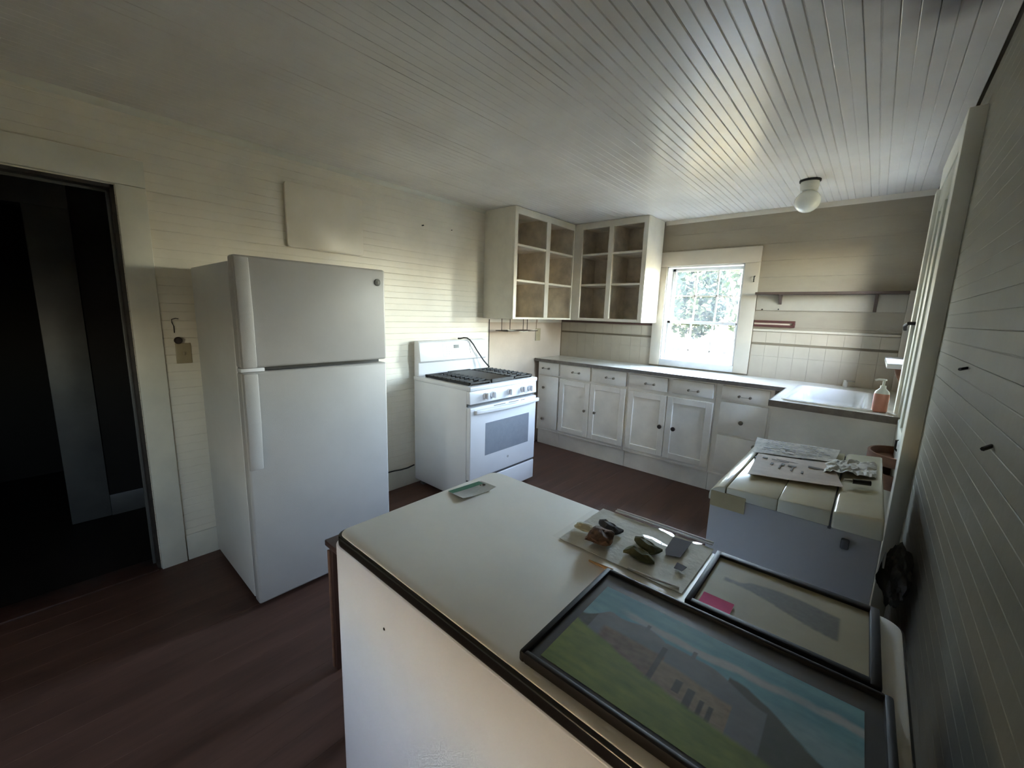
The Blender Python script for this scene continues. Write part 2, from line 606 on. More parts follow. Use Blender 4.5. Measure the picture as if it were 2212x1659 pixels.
# floor
fl = mk('floor', B().box(0, XR, YF, YB, -0.10, -0.018), M['floor_gap'], kind='structure', loc=(0, 0, 0), smooth=0)
bmf = B().box(0, 1, 0.00025, 0.11975, -0.018, 0.0, 0.0005, 1)
fme = mk('plank', bmf, M['floor'], fl, smooth=0)
fplank = fme.data
bpy.data.objects.remove(fme)
nfl = 26
for i in range(nfl):
    w = XR / nfl
    o = bpy.data.objects.new('plank', fplank)
    COL.objects.link(o)
    o.parent = fl
    o.location = (w * (i + 1), YF, random.uniform(-0.0002, 0.0))
    o.rotation_euler = (0, 0, math.pi / 2)
    o.scale = (YB - YF, w / 0.12, 1)

# ceiling: backing slab plus beadboard planks running towards the window wall
ce = mk('ceiling', B().box(-1.4, XR + 0.14, YF - 0.14, YB + 0.14, CZ + 0.013, CZ + 0.12), M['groove'],
        kind='structure', loc=(0, 0, CZ), smooth=0)
CW = 0.0857
cme = plank_mesh('plank', CW, M['ceil'], 0.0034)
cme_filled = plank_mesh('plank', CW, M['ceil'], 0.0010, g=0.0022)
k = 0
x = 0.0
while x < XR - 0.001:
    k += 1
    lay(cme if 1.75 < x < 2.5 or (x > 2.5 and k % 2) else cme_filled, ce, (x, YB, CZ + random.uniform(-0.0004, 0.0008)), (0, -1, 0), (1, 0, 0), (0, 0, -1), YB - YF,
        tilt=random.uniform(-0.007, 0.007))
    x += CW
# the hall keeps a plain ceiling
# roof slab over all
mk('roof', B().box(-2.4, XR + 0.35, YF - 0.4, YB + 0.35, CZ + 0.13, CZ + 0.22), M['siding'], kind='structure', smooth=0)


def wall_planks(parent, me, w, plane, rows_skip, segs, z0, z1, side):
    """horizontal planks from z1 downwards; segs(z_mid) -> list of (a,b) along the wall"""
    z = z1
    while z > z0 + 0.001:
        zm = z - w / 2
        for a, b in segs(zm):
            t = random.uniform(-0.0015, 0.0015)
            if side == 'L':    # plane x=plane, faces +x, run along +y
                lay(me, parent, (plane, a, z - w), (0, 1, 0), (0, 0, 1), (1, 0, 0), b - a, t)
            elif side == 'R':  # faces -x
                lay(me, parent, (plane, b, z - w), (0, -1, 0), (0, 0, 1), (-1, 0, 0), b - a, t)
            elif side == 'B':  # faces -y, run along +x
                lay(me, parent, (a, plane, z - w), (1, 0, 0), (0, 0, 1), (0, -1, 0), b - a, t)
            else:              # faces +y
                lay(me, parent, (b, plane, z - w), (-1, 0, 0), (0, 0, 1), (0, 1, 0), b - a, t)
        z -= w


WP = 0.091
CT = CZ + 0.016   # the walls run up to the ceiling backing
# left wall (x = 0), doorway y -0.62..0.31, z 0..2.0
bl = B()
bl.box(-0.13, -0.012, YF - 0.12, -0.64, 0, CT)
bl.box(-0.13, -0.012, 0.33, YB + 0.12, 0, CT)
bl.box(-0.13, -0.012, -0.64, 0.33, 2.02, CT)
wl = mk('wall_left', bl, M['groove'], kind='structure', loc=(0, 0, 0), smooth=0)


def segs_left(z):
    if z < 1.395:
        return [(YF, -0.62), (0.31, 2.872)]
    if z < 2.0:
        return [(YF, -0.62), (0.31, YB)]
    return [(YF, YB)]


lme = plank_mesh('plank', WP, M['wall_cream'], 0.0011, g=0.003)
wall_planks(wl, lme, WP, 0.0, None, segs_left, 0.0, CZ, 'L')
mk('plaster_panel', B().box(-0.012, -0.001, 2.878, YB, 0, 1.392), M['plaster'], wl, smooth=0)

# back wall (y = YB), window opening x 1.214..1.89, z 1.05..1.945
WX0, WX1, WZ0, WZ1 = 1.214, 1.890, 1.050, 1.945
bb = B()
bb.box(-0.13, WX0, YB + 0.012, YB + 0.14, 0, CT)
bb.box(WX1, XR + 0.13, YB + 0.012, YB + 0.14, 0, CT)
bb.box(WX0, WX1, YB + 0.012, YB + 0.14, 0, WZ0)
bb.box(WX0, WX1, YB + 0.012, YB + 0.14, WZ1, CT)
wb = mk('wall_back', bb, M['groove'], kind='structure', loc=(0, YB, 0), smooth=0)


def segs_back(z):
    if WZ0 < z < WZ1:
        return [(0, WX0), (WX1, XR)]
    return [(0, XR)]


bme = plank_mesh('plank', 0.1365, M['wall_beige'], 0.001, bead=False)
wall_planks(wb, bme, 0.1365, YB, None, segs_back, 0.85, CZ, 'B')

# right wall (x = XR): door y 2.42..3.05 z 0..2.12 ; window y 3.25..3.75 z 1.24..2.05 ; added fill-light window behind camera
D1A, D1B, D1Z = 2.44, 3.06, 2.13
W2A, W2B, W2Z0, W2Z1 = 3.24, 3.60, 1.24, 2.10
W3A, W3B, W3Z0, W3Z1 = 1.95, 2.20, 0.70, 1.00
W4A, W4B, W4Z0, W4Z1 = -1.08, -0.80, 1.12, 1.52
br = B()
xa, xb = XR + 0.012, XR + 0.13
br.box(xa, xb, YF - 0.12, W4A, 0, CT)
br.box(xa, xb, W4A, W4B, 0, W4Z0)
br.box(xa, xb, W4A, W4B, W4Z1, CT)
br.box(xa, xb, W4B, D1A, 0, CT)
br.box(xa, xb, D1A, D1B, D1Z, CT)
br.box(xa, xb, D1B, W2A, 0, CT)
br.box(xa, xb, W2A, W2B, 0, W2Z0)
br.box(xa, xb, W2A, W2B, W2Z1, CT)
br.box(xa, xb, W2B, YB + 0.12, 0, CT)
wr = mk('wall_right', br, M['groove'], kind='structure', loc=(XR, 0, 0), smooth=0)


def segs_right(z):
    s = [YF]
    cuts = []
    if W4Z0 < z < W4Z1:
        cuts.append((W4A, W4B))
    if z < D1Z:
        cuts.append((D1A, D1B))
    if W2Z0 < z < W2Z1:
        cuts.append((W2A, W2B))
    out, a = [], YF
    for c in cuts:
        out.append((a, c[0]))
        a = c[1]
    out.append((a, YB))
    return out


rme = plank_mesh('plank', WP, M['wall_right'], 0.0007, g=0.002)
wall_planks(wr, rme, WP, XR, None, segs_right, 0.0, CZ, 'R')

# wall behind the camera
wf = mk('wall_front', B().box(-0.13, W3A, YF - 0.13, YF - 0.012, 0, CT).box(W3B, XR + 0.13, YF - 0.13, YF - 0.012, 0, CT)
        .box(W3A, W3B, YF - 0.13, YF - 0.012, 0, W3Z0).box(W3A, W3B, YF - 0.13, YF - 0.012, W3Z1, CT), M['groove'], kind='structure',
        loc=(0, YF, 0), smooth=0)
wall_planks(wf, lme, WP, YF, None, lambda z: [(0, W3A), (W3B, XR)] if W3Z0 < z < W3Z1 else [(0, XR)], 0.0, CZ, 'F')

# hall beyond the doorway
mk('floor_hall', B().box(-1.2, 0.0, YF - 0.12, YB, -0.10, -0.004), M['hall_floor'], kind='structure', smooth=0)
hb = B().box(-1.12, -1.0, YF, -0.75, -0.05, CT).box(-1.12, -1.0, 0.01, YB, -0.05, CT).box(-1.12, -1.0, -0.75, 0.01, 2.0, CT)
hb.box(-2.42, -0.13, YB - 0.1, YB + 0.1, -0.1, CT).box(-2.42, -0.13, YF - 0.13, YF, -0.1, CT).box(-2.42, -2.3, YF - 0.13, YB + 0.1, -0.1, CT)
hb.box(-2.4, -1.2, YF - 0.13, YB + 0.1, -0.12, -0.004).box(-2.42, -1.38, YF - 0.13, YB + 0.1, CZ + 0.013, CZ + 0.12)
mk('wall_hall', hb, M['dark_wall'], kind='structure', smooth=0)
hc = B().box(-1.0, -0.98, 0.01, 0.20, 0.0, 2.0, 0.004).box(-1.0, -0.98, -0.94, -0.75, 0.0, 2.0, 0.004)
hc.box(-1.0, -0.98, -0.94, 0.20, 2.0, 2.14, 0.004)
mk('trim_1', hc, M['hall_trim'], kind='structure')
mk('baseboard_hall', B().box(-1.0, -0.982, 0.20, YB - 0.1, -0.004, 0.145, 0.004), M['hall_trim'], kind='structure')

# doorway casing and jamb (left wall)
tb = thing('trim_2', (0, -0.15, 0), kind='structure')
mk('casing_board', B().box(0, 0.022, 0.312, 0.424, 0.0, 2.005, 0.003), M['trim'], tb)
mk('casing_board', B().box(0, 0.022, -0.73, -0.622, 0.0, 2.005, 0.003), M['trim'], tb)
mk('casing_board', B().box(0, 0.024, -0.73, 0.424, 2.007, 2.130, 0.003), M['trim'], tb)
jb = B().box(-0.13, -0.001, 0.296, 0.332, 0.0, 2.02).box(-0.13, -0.001, -0.64, -0.606, 0.0, 2.02)
jb.box(-0.13, -0.001, -0.64, 0.332, 1.986, 2.02)
mk('door_jamb', jb, M['jamb'], tb, smooth=0)
js = B().box(-0.075, -0.062, 0.284, 0.297, 0.0, 1.987, 0.002).box(-0.075, -0.062, -0.6, 0.297, 1.974, 1.987, 0.002)
mk('door_stop', js, M['hall_trim'], tb, label='pale worn edge strip of the door stop')
mk('threshold', B().box(-0.13, 0.02, -0.60, 0.30, -0.004, 0.010, 0.004), M['dark_wood'], tb)

# crown strips, baseboard
mk('trim_3', B().prism([(0, CZ), (0.022, CZ), (0.018, CZ - 0.012), (0.0, CZ - 0.030)], 'Y', YF, YB), M['trim'],
   kind='structure')
mk('trim_4', B().prism([(YB, CZ), (YB - 0.024, CZ), (YB - 0.02, CZ - 0.014), (YB, CZ - 0.034)], 'X', 1.16, XR), M['trim_beige'],
   kind='structure')
mk('baseboard_left', B().box(0.0, 0.016, 0.43, 2.87, 0.0, 0.150, 0.003), M['trim'], kind='structure')
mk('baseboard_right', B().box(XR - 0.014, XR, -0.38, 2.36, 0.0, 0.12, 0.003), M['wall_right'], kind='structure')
mk('trim_5', B().box(0.0, 0.006, 2.872, 2.878, 0.0, 1.392), M['jamb'], kind='structure')

# ------------------------------------------------------------------ window_1 (back wall)
w1 = thing('window_1', (1.552, YB, WZ0), kind='structure')
mk('casing', B().box(1.112, WX0, YB - 0.022, YB, 0.99, WZ1, 0.003), M['trim_beige'], w1)
mk('casing', B().box(WX1, 2.005, YB - 0.022, YB, 0.99, WZ1, 0.003), M['trim_beige'], w1)
mk('casing', B().box(1.112, 2.005, YB - 0.024, YB, WZ1 + 0.001, 2.078, 0.003), M['trim_beige'], w1)
mk('casing', B().box(WX0, WX1, YB - 0.020, YB, 0.99, WZ0, 0.003), M['trim_white'], w1)
rv = B().box(WX0 - 0.02, WX0 + 0.012, YB - 0.01, YB + 0.15, WZ0 - 0.03, WZ1 + 0.02)
rv.box(WX1 - 0.012, WX1 + 0.02, YB - 0.01, YB + 0.15, WZ0 - 0.03, WZ1 + 0.02)
rv.box(WX0, WX1, YB - 0.01, YB + 0.15, WZ1 - 0.012, WZ1 + 0.02)
rv.box(WX0, WX1, YB - 0.01, YB + 0.15, WZ0 - 0.03, WZ0 + 0.004)
mk('reveal', rv, M['trim_white'], w1, smooth=0)
sx0, sx1 = WX0 + 0.012, WX1 - 0.012
# upper sash, 3 x 2 panes, in the outer track
us = B()
uy0, uy1 = YB + 0.105, YB + 0.135
us.box(sx0, sx0 + 0.032, uy0, uy1, 1.405, WZ1 - 0.012, 0.003)
us.box(sx1 - 0.032, sx1, uy0, uy1, 1.405, WZ1 - 0.012, 0.003)
us.box(sx0, sx1, uy0, uy1, WZ1 - 0.040, WZ1 - 0.012, 0.003)
us.box(sx0, sx1, uy0, uy1, 1.405, 1.430, 0.003)
us1 = mk('upper_sash', us, M['trim_white'], w1)
gx0, gx1 = sx0 + 0.032, sx1 - 0.032
pw = (gx1 - gx0) / 3
for i in (1, 2):
    mk('muntin', B().box(gx0 + pw * i - 0.006, gx0 + pw * i + 0.006, uy0 + 0.006, uy1, 1.43, WZ1 - 0.04), M['trim_white'], us1)
mk('muntin', B().box(gx0, gx1, uy0 + 0.006, uy1, 1.668, 1.680), M['trim_white'], us1)
for i in range(3):
    for z0, z1 in ((1.431, 1.667), (1.681, WZ1 - 0.041)):
        mk('pane', B().box(gx0 + pw * i + 0.006, gx0 + pw * (i + 1) - 0.006, uy0 + 0.014, uy0 + 0.017, z0, z1), M['glass'], us1,
           smooth=0)
# lower sash, inner track; its bottom row is cut short by the ledge
ls = B()
ly0, ly1 = YB + 0.070, YB + 0.100
ls.box(sx0, sx0 + 0.032, ly0, ly1, WZ0, 1.432, 0.003)
ls.box(sx1 - 0.032, sx1, ly0, ly1, WZ0, 1.432, 0.003)
ls.box(sx0, sx1, ly0, ly1, 1.405, 1.434, 0.003)
ls1 = mk('lower_sash', ls, M['trim_white'], w1)
for i in (1, 2):
    mk('muntin', B().box(gx0 + pw * i - 0.006, gx0 + pw * i + 0.006, ly0 + 0.006, ly1, WZ0 + 0.004, 1.405), M['trim_white'], ls1)
mk('muntin', B().box(gx0, gx1, ly0 + 0.006, ly1, 1.148, 1.160), M['trim_white'], ls1)
for i in range(3):
    for z0, z1 in ((WZ0 + 0.004, 1.147), (1.161, 1.404)):
        mk('pane', B().box(gx0 + pw * i + 0.006, gx0 + pw * (i + 1) - 0.006, ly0 + 0.014, ly0 + 0.017, z0, z1), M['glass'], ls1,
           smooth=0)
mk('hook', B().tube([(1.975, YB - 0.024, 1.83), (1.975, YB - 0.045, 1.825), (1.975, YB - 0.05, 1.80), (1.972, YB - 0.03, 1.785)], 0.006, 6),
   M['nail'], w1, label='dark metal hook')
mk('peg', B().lathe([(0.010, 0), (0.012, -0.014), (0.006, -0.02)], (1.143, YB - 0.022, 1.80), 'Y', 10), M['rail'], w1,
   label='small brown peg')

# ------------------------------------------------------------------ window_2 (right wall, over the sink, seen edge-on)
w2 = thing('window_2', (XR, 3.5, W2Z0), kind='structure')
mk('casing', B().box(XR - 0.026, XR, 3.16, W2A, W2Z0, W2Z1, 0.003), M['trim'], w2)
mk('casing', B().box(XR - 0.028, XR, W2B, 3.85, W2Z0, W2Z1, 0.003), M['trim'], w2)
mk('casing', B().box(XR - 0.032, XR, 3.16, 3.85, W2Z1 + 0.001, 2.21, 0.003), M['trim'], w2)
mk('stool', B().box(2.885, XR + 0.01, 3.17, 3.87, 1.212, 1.240, 0.004), M['trim_white'], w2)
mk('apron', B().box(XR - 0.020, XR, 3.19, 3.82, 1.13, 1.211, 0.003), M['trim'], w2)
ws = B()
x0, x1 = XR + 0.06, XR + 0.095
ws.box(x0, x1, W2A, W2A + 0.035, W2Z0, W2Z1).box(x0, x1, W2B - 0.035, W2B, W2Z0, W2Z1)
ws.box(x0, x1, W2A, W2B, W2Z0, W2Z0 + 0.05).box(x0, x1, W2A, W2B, W2Z1 - 0.035, W2Z1).box(x0, x1, W2A, W2B, 1.63, 1.665)
mk('sash', ws, M['trim_white'], w2, smooth=0)
for z0, z1 in ((W2Z0 + 0.05, 1.63), (1.665, W2Z1 - 0.035)):
    mk('pane', B().box(x0 + 0.014, x0 + 0.017, W2A + 0.035, W2B - 0.035, z0, z1), M['glass'], w2, smooth=0)
rv = B().box(XR, XR + 0.14, W2A - 0.015, W2A, W2Z0, W2Z1).box(XR, XR + 0.14, W2B, W2B + 0.015, W2Z0, W2Z1)
rv.box(XR, XR + 0.14, W2A - 0.015, W2B + 0.015, W2Z1, W2Z1 + 0.015)
mk('reveal', rv, M['trim_white'], w2, smooth=0)

# ------------------------------------------------------------------ door_1 (right wall, closed) with grooved panels
d1 = thing('door_1', (XR, 2.75, 0), kind='structure')
mk('casing', B().box(XR - 0.050, XR + 0.004, 2.345, D1A, 0.0, 2.255, 0.003), M['trim'], d1)
mk('casing', B().box(XR - 0.062, XR + 0.004, D1B, 3.150, 0.0, 2.135, 0.003), M['trim'], d1)
mk('casing', B().box(XR - 0.050, XR + 0.004, D1A, 3.150, D1Z + 0.008, 2.255, 0.003), M['trim'], d1)
dl = B()
dx0, dx1 = XR - 0.047, XR + 0.02
st = 0.10
dl.box(dx0, dx1, D1A + 0.004, D1A + st, 0.012, D1Z, 0.004)
dl.box(dx0, dx1, D1B - st, D1B - 0.004, 0.012, D1Z, 0.004)
ym = (D1A + D1B) / 2
dl.box(dx0, dx1, ym - 0.055, ym + 0.055, 0.96, D1Z - 0.12, 0.004)
dl.box(dx0, dx1, D1A + st, D1B - st, D1Z - 0.12, D1Z, 0.004)
dl.box(dx0, dx1, D1A + st, D1B - st, 0.012, 0.97, 0.004)
dleaf = mk('door_leaf', dl, M['door_paint'], d1)
mk('panel', B().box(XR - 0.026, XR + 0.018, D1A + st, ym - 0.05, 0.95, D1Z - 0.11), M['door_paint'], dleaf, smooth=0)
mk('panel', B().box(XR - 0.026, XR + 0.018, ym + 0.05, D1B - st, 0.95, D1Z - 0.11), M['door_paint'], dleaf, smooth=0)
mk('hinge', B().box(XR - 0.048, XR - 0.020, 2.40, 2.47, 1.66, 1.78, 0.003), M['hinge'], d1, label='dark grey hinge plate')
mk('hinge', B().box(XR - 0.048, XR - 0.020, 2.40, 2.47, 0.82, 0.94, 0.003), M['door_paint'], d1, label='painted-over hinge plate')
mk('latch', B().tube([(XR - 0.035, 3.02, 1.47), (XR - 0.075, 3.03, 1.468), (XR - 0.085, 3.05, 1.455), (XR - 0.08, 3.07, 1.435)], 0.009, 8)
   .lathe([(0.02, 0), (0.02, -0.012)], (XR - 0.024, 3.02, 1.47), 'X', 12), M['nail'], d1, label='dark metal latch')

# fill_window_3: unseen window added in the wall behind the camera for fill light
w3 = thing('fill_window_3', (2.2, YF, W3Z0), kind='structure')
for a_, b_, c_, d_ in ((W3A - 0.1, W3A, W3Z0, W3Z1), (W3B, W3B + 0.1, W3Z0, W3Z1), (W3A - 0.1, W3B + 0.1, W3Z1, W3Z1 + 0.11), (W3A - 0.1, W3B + 0.1, W3Z0 - 0.09, W3Z0)):
    mk('casing', B().box(a_, b_, YF, YF + 0.022, c_, d_), M['trim'], w3, smooth=0)
y0, y1 = YF - 0.095, YF - 0.06
mk('sash', B().box(W3A, W3A + 0.04, y0, y1, W3Z0, W3Z1).box(W3B - 0.04, W3B, y0, y1, W3Z0, W3Z1).box(W3A, W3B, y0, y1, W3Z0, W3Z0 + 0.05)
   .box(W3A, W3B, y0, y1, W3Z1 - 0.04, W3Z1).box(W3A, W3B, y0, y1, 0.845, 0.860), M['trim_white'], w3, smooth=0)
for z0, z1 in ((W3Z0 + 0.03, 0.845), (0.860, W3Z1 - 0.03)):
    mk('pane', B().box(W3A + 0.04, W3B - 0.04, y0 + 0.014, y0 + 0.017, z0, z1), M['glass'], w3, smooth=0)

# fill_window_4: out-of-view window invented in the right wall to brighten the near end
w4 = thing('fill_window_4', (XR, -0.9, W4Z0), kind='structure')
for a_, b_, c_, d_ in ((W4A - 0.1, W4A, W4Z0, W4Z1), (W4B, W4B + 0.1, W4Z0, W4Z1), (W4A - 0.1, W4B + 0.1, W4Z1, W4Z1 + 0.11), (W4A - 0.1, W4B + 0.1, W4Z0 - 0.09, W4Z0)):
    mk('casing', B().box(XR - 0.022, XR, a_, b_, c_, d_), M['trim'], w4, smooth=0)
mk('sash', B().box(x0, x1, W4A, W4A + 0.04, W4Z0, W4Z1).box(x0, x1, W4B - 0.04, W4B, W4Z0, W4Z1).box(x0, x1, W4A, W4B, W4Z0, W4Z0 + 0.05)
   .box(x0, x1, W4A, W4B, W4Z1 - 0.04, W4Z1).box(x0, x1, W4A, W4B, 1.31, 1.33), M['trim_white'], w4, smooth=0)
for z0, z1 in ((W4Z0 + 0.05, 1.31), (1.33, W4Z1 - 0.04)):
    mk('pane', B().box(x0 + 0.014, x0 + 0.017, W4A + 0.04, W4B - 0.04, z0, z1), M['glass'], w4, smooth=0)

# ------------------------------------------------------------------ back wall finishing: tiled splash panels, ledges
def splash(name, xa, xb, ztop):
    s = thing(name, ((xa + xb) / 2, YB, 0.97), kind='structure')
    n = max(1, round((xb - xa) / 0.107))
    w = (xb - xa) / n
    rows = [(0.972, 1.065), (1.065, 1.160), (1.160, 1.255)]
    tile_mat = M['tileboard']
    tile = B().box(0.0004, w - 0.0004, -0.004, 0.0, 0.0004, 0.0946, 0.0010, 1)
    t0 = mk('tile', tile, tile_mat, s, smooth=0)
    me = t0.data
    bpy.data.objects.remove(t0)
    for v in me.vertices:
        v.co += ROOT[s.name]
    for z0, z1 in rows:
        for i in range(n):
            o = bpy.data.objects.new('tile', me)
            COL.objects.link(o)
            o.parent = s
            o.location = Vector((xa + i * w, YB - 0.0005, z0)) - ROOT[s.name]
    me2 = me
    for i in range(n):
        o = bpy.data.objects.new('tile', me2)
        COL.objects.link(o)
        o.parent = s
        o.location = Vector((xa + i * w, YB - 0.0005, 1.274)) - ROOT[s.name]
        o.scale = (1, 1, (ztop - 1.274) / 0.095)
    mk('joint_strip', B().box(xa, xb, YB - 0.003, YB, 1.257, 1.272), M['groove'], s, smooth=0, label='dark joint strip')
    return s


sp1 = splash('trim_6', 0.012, 1.108, 1.372)
mk('ledge', B().box(0.012, 1.108, YB - 0.008, YB, 1.378, 1.392, 0.002), M['rail'], sp1, label='brown ledge strip')
sp2 = splash('trim_7', 2.010, 2.955, 1.366)
mk('ledge', B().box(2.010, 2.955, YB - 0.014, YB, 1.370, 1.388, 0.003), M['trim_beige'], sp2)
mk('trim_8', B().box(2.956, XR - 0.002, YB - 0.012, YB, 0.975, 1.70, 0.003), M['trim_beige'], kind='structure')

# ------------------------------------------------------------------ refrigerator
fr = thing('refrigerator', (0.40, 0.92, 0), 'tall white two-door refrigerator beside the dark doorway', 'refrigerator')
mk('body', B().box(0.045, 0.675, 0.566, 1.278, 0.03, 1.645, 0.008), paint('fridge_side_lightened', (0.66, 0.65, 0.63), 0.4, 0.03, 5.0), fr)  # same white as the doors, lightened to make up for weak light here
mk('gasket', B().box(0.675, 0.690, 0.575, 1.27, 0.04, 1.64), M['gasket'], fr, smooth=0, label='grey door gasket')
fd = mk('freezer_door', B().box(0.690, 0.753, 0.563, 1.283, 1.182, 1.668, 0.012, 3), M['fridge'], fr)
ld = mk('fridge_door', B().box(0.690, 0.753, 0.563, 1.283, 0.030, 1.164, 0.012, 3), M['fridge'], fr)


def fridge_handle(z0, z1, taper_top, parent):
    # full-height pull on the hinge-free edge, thicker towards the gap between the doors
    zs = [z0 + (z1 - z0) * i / 10 for i in range(11)]
    prof = []
    for z in zs:
        t = (z - z0) / (z1 - z0)
        if taper_top:
            t = 1 - t
        prof.append((0.7615 + 0.019 * min(1.0, t * 1.5 + 0.25), z))
    pts = [(0.750, z0)] + prof + [(0.750, z1)]
    b2 = B().prism(pts, 'Y', 0.566, 0.622, 0.005, 2)
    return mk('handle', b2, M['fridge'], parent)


fridge_handle(1.186, 1.660, True, fd)
fridge_handle(0.712, 1.160, False, ld)
mk('gap_cover', B().box(0.700, 0.749, 0.565, 0.66, 1.165, 1.181, 0.002), M['enamel'], fr)
bd = mk('badge', B().lathe([(0.0185, 0), (0.0185, 0.004), (0.0165, 0.005)], (0.752, 1.236, 1.599), 'X', 24), M['badge'], fd,
        label='round grey emblem')
# emblem print: ring of small scrolls round two linked script letters, pale on grey
eb = B().tube([(0.7572, 1.236 + 0.0140 * math.cos(a), 1.599 + 0.0140 * math.sin(a)) for a in [2 * math.pi * i / 28 for i in range(28)]],
              0.0006, 5, closed=True)
for a in range(4):
    q = math.pi / 4 + a * math.pi / 2
    c0 = (1.236 + 0.0115 * math.cos(q), 1.599 + 0.0115 * math.sin(q))
    eb.tube([(0.7572, c0[0] + 0.0017 * math.cos(t), c0[1] + 0.0017 * math.sin(t)) for t in [2 * math.pi * i / 9 for i in range(9)]],
            0.0004, 4, closed=True)
eb.tube([(0.7572, 1.2375 + 0.0065 * math.cos(t) - 0.004, 1.599 + 0.0075 * math.sin(t)) for t in [0.7 + 0.45 * i for i in range(13)]], 0.0006, 5)
eb.tube([(0.7572, 1.2405 + 0.0042 * math.cos(t), 1.6018 + 0.0036 * math.sin(t)) for t in [0.7 + 0.4 * i for i in range(10)]], 0.0006, 5)
eb.tube([(0.7572, 1.2405 + 0.0048 * math.cos(t), 1.5955 + 0.0040 * math.sin(t)) for t in [1.6 + 0.4 * i for i in range(10)]], 0.0006, 5)
mk('emblem_print', eb, M['badge_ring'], bd)
mk('base_grille', B().box(0.64, 0.700, 0.585, 1.262, 0.0, 0.03), M['gasket'], fr, smooth=0)
for y_ in (0.62, 1.22):
    mk('foot', B().lathe([(0.02, 0), (0.02, 0.031)], (0.10, y_, 0), 'Z', 10), M['gasket'], fr)

# ------------------------------------------------------------------ gas range
rg = thing('gas_range', (0.37, 2.37, 0), 'white gas range with black grates and five front knobs', 'stove')
Y0, Y1 = 1.985, 2.755
mk('body', B().box(0.025, 0.655, Y0, Y1, 0.045, 0.895, 0.006), M['enamel'], rg)
for x_ in (0.06, 0.60):
    for y_ in (Y0 + 0.03, Y1 - 0.07):
        mk('foot', B().box(x_, x_ + 0.04, y_, y_ + 0.04, 0, 0.045), M['gasket'], rg, smooth=0)
mk('cooktop', B().box(0.022, 0.700, Y0 - 0.005, Y1 + 0.005, 0.893, 0.928, 0.008, 3), M['enamel'], rg)
mk('burner_well', B().box(0.135, 0.665, Y0 + 0.03, Y1 - 0.03, 0.926, 0.9295), M['black_iron'], rg, smooth=0, label='black burner area of the cooktop')
mk('control_panel', B().prism([(0.655, 0.798), (0.697, 0.798), (0.690, 0.892), (0.655, 0.892)], 'Y', Y0, Y1, 0.004), M['enamel'], rg)
for y in (2.143, 2.222, 2.407, 2.573, 2.665):
    kn = mk('knob', B().lathe([(0.024, 0), (0.024, 0.010), (0.021, 0.016)], (0.692, y, 0.845), 'X', 20), M['enamel'], rg)
    mk('grip', B().box(0.705, 0.730, y - 0.0075, y + 0.0075, 0.822, 0.868, 0.004), M['enamel'], kn)
mk('vent_gap', B().box(0.655, 0.668, Y0 + 0.004, Y1 - 0.004, 0.775, 0.797), M['gasket'], rg, smooth=0, label='dark vent gap above the oven door')
od = mk('oven_door', B().box(0.660, 0.700, Y0, Y1, 0.216, 0.772, 0.008, 3), M['enamel'], rg)
mk('window', B().box(0.698, 0.7012, 2.143, 2.660, 0.382, 0.636), M['oven_glass'], od, smooth=0, label='blue-grey oven window')
ob = mk('badge', B().lathe([(0.010, 0), (0.010, 0.002)], (0.700, 2.407, 0.312), 'X', 18), M['print_grey'], od, label='small round grey emblem')
for y0, y1 in ((2.13, 2.20), (2.23, 2.36), (2.40, 2.52), (2.55, 2.60)):
    for z in (0.757, 0.7455):
        if (y0, z) in ((2.13, 0.757),):
            continue
        mk('vent_slot', B().box(0.6985, 0.7018, y0, y1, z, z + 0.0045), M['gasket'], od, smooth=0)
hp = []
nh = 14
hb2 = B()
for i in range(nh + 1):
    t = i / nh
    y = Y0 + 0.045 + (Y1 + 0.015 - Y0 - 0.045) * t
    hp.append((0.722 + 0.022 * math.sin(math.pi * t), y))
pts = [(0.700, hp[0][1])] + hp + [(0.700, hp[-1][1])]
hb2.prism([(p[0], p[1]) for p in pts], 'Z', 0.722, 0.752, 0.006, 3)
mk('handle', hb2, M['enamel'], od)
mk('drawer', B().box(0.655, 0.695, Y0, Y1 + 0.005, 0.030, 0.198, 0.008, 3), M['enamel'], rg)
mk('drawer_lip', B().box(0.655, 0.690, Y0 + 0.01, Y1 - 0.01, 0.199, 0.214), M['gasket'], rg, smooth=0)
bgd = mk('backguard', B().prism([(0.022, 0.926), (0.082, 0.926), (0.082, 1.035), (0.088, 1.042), (0.108, 1.050), (0.086, 1.200), (0.074, 1.214), (0.022, 1.214)],
                                'Y', Y0 + 0.006, Y1 - 0.004, 0.004, 2), M['enamel'], rg)
mk('seam', B().box(0.075, 0.0845, Y0 + 0.012, Y1 - 0.010, 1.036, 1.042), M['gasket'], bgd, smooth=0)
sl = Matrix.Translation((0.0965, 2.37, 1.13)) @ Matrix.Rotation(math.radians(-8.35), 4, 'Y')
mk('touch_panel', B().box(-0.003, 0.0012, -0.14, 0.165, -0.050, 0.058, 0.002, 1, mtx=sl), M['enamel'], bgd)
mk('display', B().box(0, 0.0032, -0.022, 0.038, 0.014, 0.044, mtx=sl), M['display'], bgd, smooth=0, label='dark clock display')
kp = B()
for r_ in range(4):
    for c_ in range(8):
        if r_ > 1 and 2 < c_ < 5:
            continue
        kp.box(0, 0.0029, -0.105 + c_ * 0.027, -0.097 + c_ * 0.027, -0.035 + r_ * 0.02, -0.030 + r_ * 0.02, mtx=sl)
mk('key_print', kp, M['print_grey'], bgd, smooth=0)
mk('panel_edge', B().box(0, 0.0035, 0.168, 0.172, -0.035, 0.055, mtx=sl), M['print_grey'], bgd, smooth=0)
